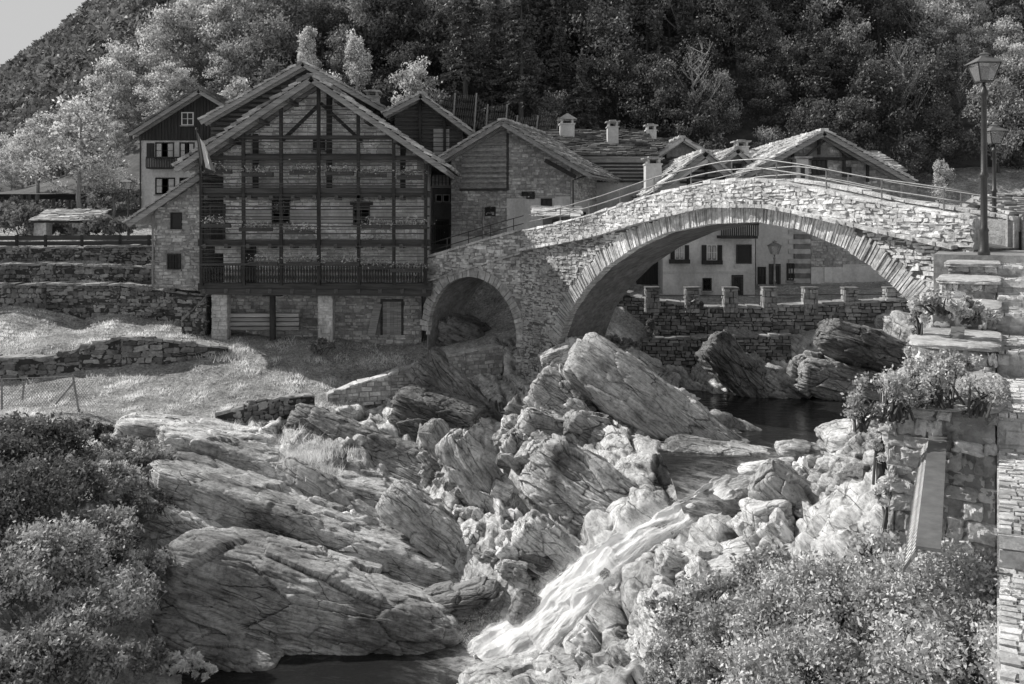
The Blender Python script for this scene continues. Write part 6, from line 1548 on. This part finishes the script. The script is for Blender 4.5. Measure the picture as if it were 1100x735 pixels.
bush('shrub', 'sparse twiggy shrub arching over pale rock beside the foreground leaves', 'shrub', bl([(760,640,10.5,.4,.4,.25),(830,620,11,.5,.4,.3),(725,660,10.4,.3,.3,.2)]), 6000, .026, 'lf_bush', 40, seed=5)
bush('trailing_shrub', 'arching shrub spilling over the cap of the lower stone pier', 'shrub', bl([(1000,412,11.4,.85,.4,.28),(960,425,11.2,.45,.35,.3),(1050,425,11.1,.3,.35,.25),(925,440,11.2,.25,.25,.25),(1010,392,12.2,.5,.4,.2)]), 9500, .021, 'lf_bush', 60, seed=6, dens=160)
bush('trailing_shrub', 'feathery creeper hanging off the upper slab caps beside the bridge end', 'shrub', bl([(1015,325,14.8,.5,.4,.2),(1045,335,14.6,.3,.3,.2),(990,350,15.2,.15,.3,.35),(982,380,15.0,.1,.25,.3)]), 3600, .035, 'lf_bush', 30, seed=7)
bush('weed', 'tall dry weeds growing at the foot of the lower pier', 'weed', bl([(945,480,12.4,.15,.2,.5),(955,540,11.8,.2,.2,.5),(940,590,11,.3,.3,.35),(960,450,12.2,.12,.2,.4)]), 3200, .03, 'grass', 40, seed=8)
LB = [
 ('dark bramble thicket below the wire fence on the left bank', [(20,475,27,1.9,1.1,.7),(85,468,28,1.0,.8,.4),(-20,500,25,2,1.2,.9)], 16000, .085, 'lf_bushd', (.0,.5)),
 ('dark leafy thicket at the left edge halfway down the bank', [(20,530,23.5,1.5,1,.8),(-20,570,22.5,1.3,1,.9),(70,520,24.5,1,.9,.6)], 12000, .075, 'lf_bushd', (.0,.6)),
 ('grassy pale bush spreading over the upper rocks of the left bank', [(130,490,28,1.5,1,.5),(175,500,28.5,.9,.8,.35),(105,515,26.5,1.2,.9,.5)], 11000, .075, 'lf_bush', (.1,.9)),
 ('bright leaved bush in the middle of the left bank thicket', [(60,590,22,1.3,.9,.7),(110,570,23.3,1.0,.8,.55),(15,620,21,1,.8,.6)], 13000, .07, 'lf_bush', (.1,.9)),
 ('bright leaved bush hanging over the dark dome at lower left', [(120,640,21.6,1.0,.7,.6),(150,610,23,.6,.6,.4),(80,660,20.8,.9,.7,.5)], 11000, .065, 'lf_bush', (.2,1)),
 ('leafy bush with long sprays in the bottom left corner', [(50,700,19.5,1.2,.7,.55),(110,710,19.8,.8,.6,.4),(0,720,19,1,.7,.5),(160,705,20.5,.5,.5,.3)], 12000, .07, 'lf_bushd', (.1,1)),
 ('bright low fern clump by the water at the lower left', [(190,712,20.8,.55,.4,.22),(215,722,21,.35,.3,.15)], 2400, .07, 'lf_bush', (.6,1)),
 ('dark thicket against the left foot of the pale outcrop', [(150,545,26.2,.8,.7,.55),(120,600,23.8,.8,.7,.5)], 7000, .07, 'lf_bushd', (.0,.6)),
]
for i, (lb, b_, n_, sz, m_, tn) in enumerate(LB): bush('bush', lb, 'bush', bl(b_), int(n_*1.9), sz*.66, m_, 30, tn, seed=20+i, dens=140)
bush('hedge_bush', 'dark evergreen bush left of the roofed shelter pillars', 'bush', bl([(25,238,53,1.2,.9,1.0)]), 2600, .11, 'lf_mid', 8, (0,.6), seed=40)
bush('hedge_bush', 'dark evergreen bush inside the opening of the roofed shelter', 'bush', bl([(63,246,53.5,1.0,.8,.7)]), 1600, .11, 'lf_mid', 8, (0,.6), seed=41)
bush('hedge_bush', 'dark evergreen bush right of the roofed shelter by the lamp', 'bush', bl([(112,244,52,1.7,.9,.7)]), 3600, .11, 'lf_mid', 10, (0,.7), seed=42)
bush('ivy', 'dark ivy patch hanging on the road wall', 'ivy', bl([(700,355,41.0,.35,.2,.7),(745,330,40.9,.5,.2,.4)]), 1600, .08, 'lf_mid', 6, (0,.5), seed=43)
bush('weed', 'pale weeds sprouting at the foot of the pier beside the small arch', 'weed', bl([(570,440,34.2,.4,.3,.25),(555,452,33.8,.2,.2,.2)]), 700, .07, 'lf_bush', 8, (.3,1), seed=44)
bush('bush', 'small dark bush growing on the slab edge below the ruined stub wall', 'bush', bl([(300,463,33,.8,.5,.3),(345,372,40,.7,.5,.35)]), 1600, .08, 'lf_mid', 8, (0,.6), seed=45)
bush('bush', 'low scrub at the foot of the road wall by the great slab', 'bush', bl([(660,370,38.5,1.2,.6,.35),(620,352,39,.7,.5,.3)]), 2200, .08, 'lf_mid', 8, (.1,.9), seed=46)

# ================================================================== GRASS
def grass_field(name, n, xr_, yr_, cond, h, m='grass'):
    x = rng.uniform(*xr_, n*2); y = rng.uniform(*yr_, n*2); k = cond(x, y); x, y = x[k][:n], y[k][:n]; z = ground_z(x, y)
    q = fbm(np.stack([x*1.6, y*1.6, x*0], 1), 3, 7); hh_ = h*(.55+1.1*np.clip(q+.45, 0, 1.2))*rng.uniform(.5,1.4,len(x)); a = rng.uniform(0,6.28,len(x)); w_ = hh_*.16
    lean = rng.normal(0,.45,(len(x),2))*hh_[:, None]
    b = np.stack([x, y, z-.03], 1); s_ = np.stack([np.cos(a)*w_, np.sin(a)*w_, a*0], 1)
    tip = b+np.stack([lean[:, 0], lean[:, 1], hh_], 1)
    V_ = np.stack([b-s_, b+s_, tip], 1).reshape(-1, 3)
    T_ = np.repeat(np.clip(.45+q*.9+rng.normal(0,.2,len(x)), 0, 1), 3)
    kind(npobj(name, V_, np.arange(len(V_)).reshape(-1, 3), M[m], tone=T_), 'stuff')
wallbad = lambda x, y: ((y > 37.6) & (y < 38.8) & (x < -13)) | ((y > 43.3) & (y < 44.4))
grass_field('grass', 90000, (-26,-4), (27,46), lambda x, y: (rock_mask(x, y) < .3) & ~wallbad(x, y) & (x/y*F+550 > -20), .08)
def tufts(name, spots, h=.4):
    Vs = []; Ts = []
    for px, py, Y, r, n_ in spots:
        c = P(px, py, Y); x = rng.normal(c[0], r, n_); y = rng.normal(c[1], r*.7, n_); z = ground_z(x, y); z = np.maximum(z, c[2]-.25)
        hh_ = h*rng.uniform(.4,1.2,n_); a = rng.uniform(0,6.28,n_); ln_ = rng.normal(0,.5,(n_,2))*hh_[:, None]
        b = np.stack([x,y,z],1); s_ = np.stack([np.cos(a),np.sin(a),a*0],1)*.012
        Vs.append(np.stack([b-s_, b+s_, b+np.stack([ln_[:,0],ln_[:,1],hh_],1)],1).reshape(-1,3)); Ts.append(np.repeat(rng.uniform(.4,1,n_),3))
    V_ = np.concatenate(Vs); kind(npobj(name, V_, np.arange(len(V_)).reshape(-1,3), M['grass'], tone=np.concatenate(Ts)), 'stuff')
tufts('grass_tufts', [(320,486,30,.5,900),(335,500,29.5,.4,700),(225,462,32,.6,900),(170,630,24,.4,900),(200,622,24.5,.35,700),(150,560,26.5,.5,900),(140,600,25,.5,900),(130,635,23.5,.4,700),(185,560,27,.5,700),(225,620,24.6,.2,400),(190,520,29,.6,900),(560,520,28.8,.2,300),(548,545,28,.2,300),(300,475,31.5,.5,500),(350,480,31,.4,500),(240,380,39.4,.5,500)], .32)
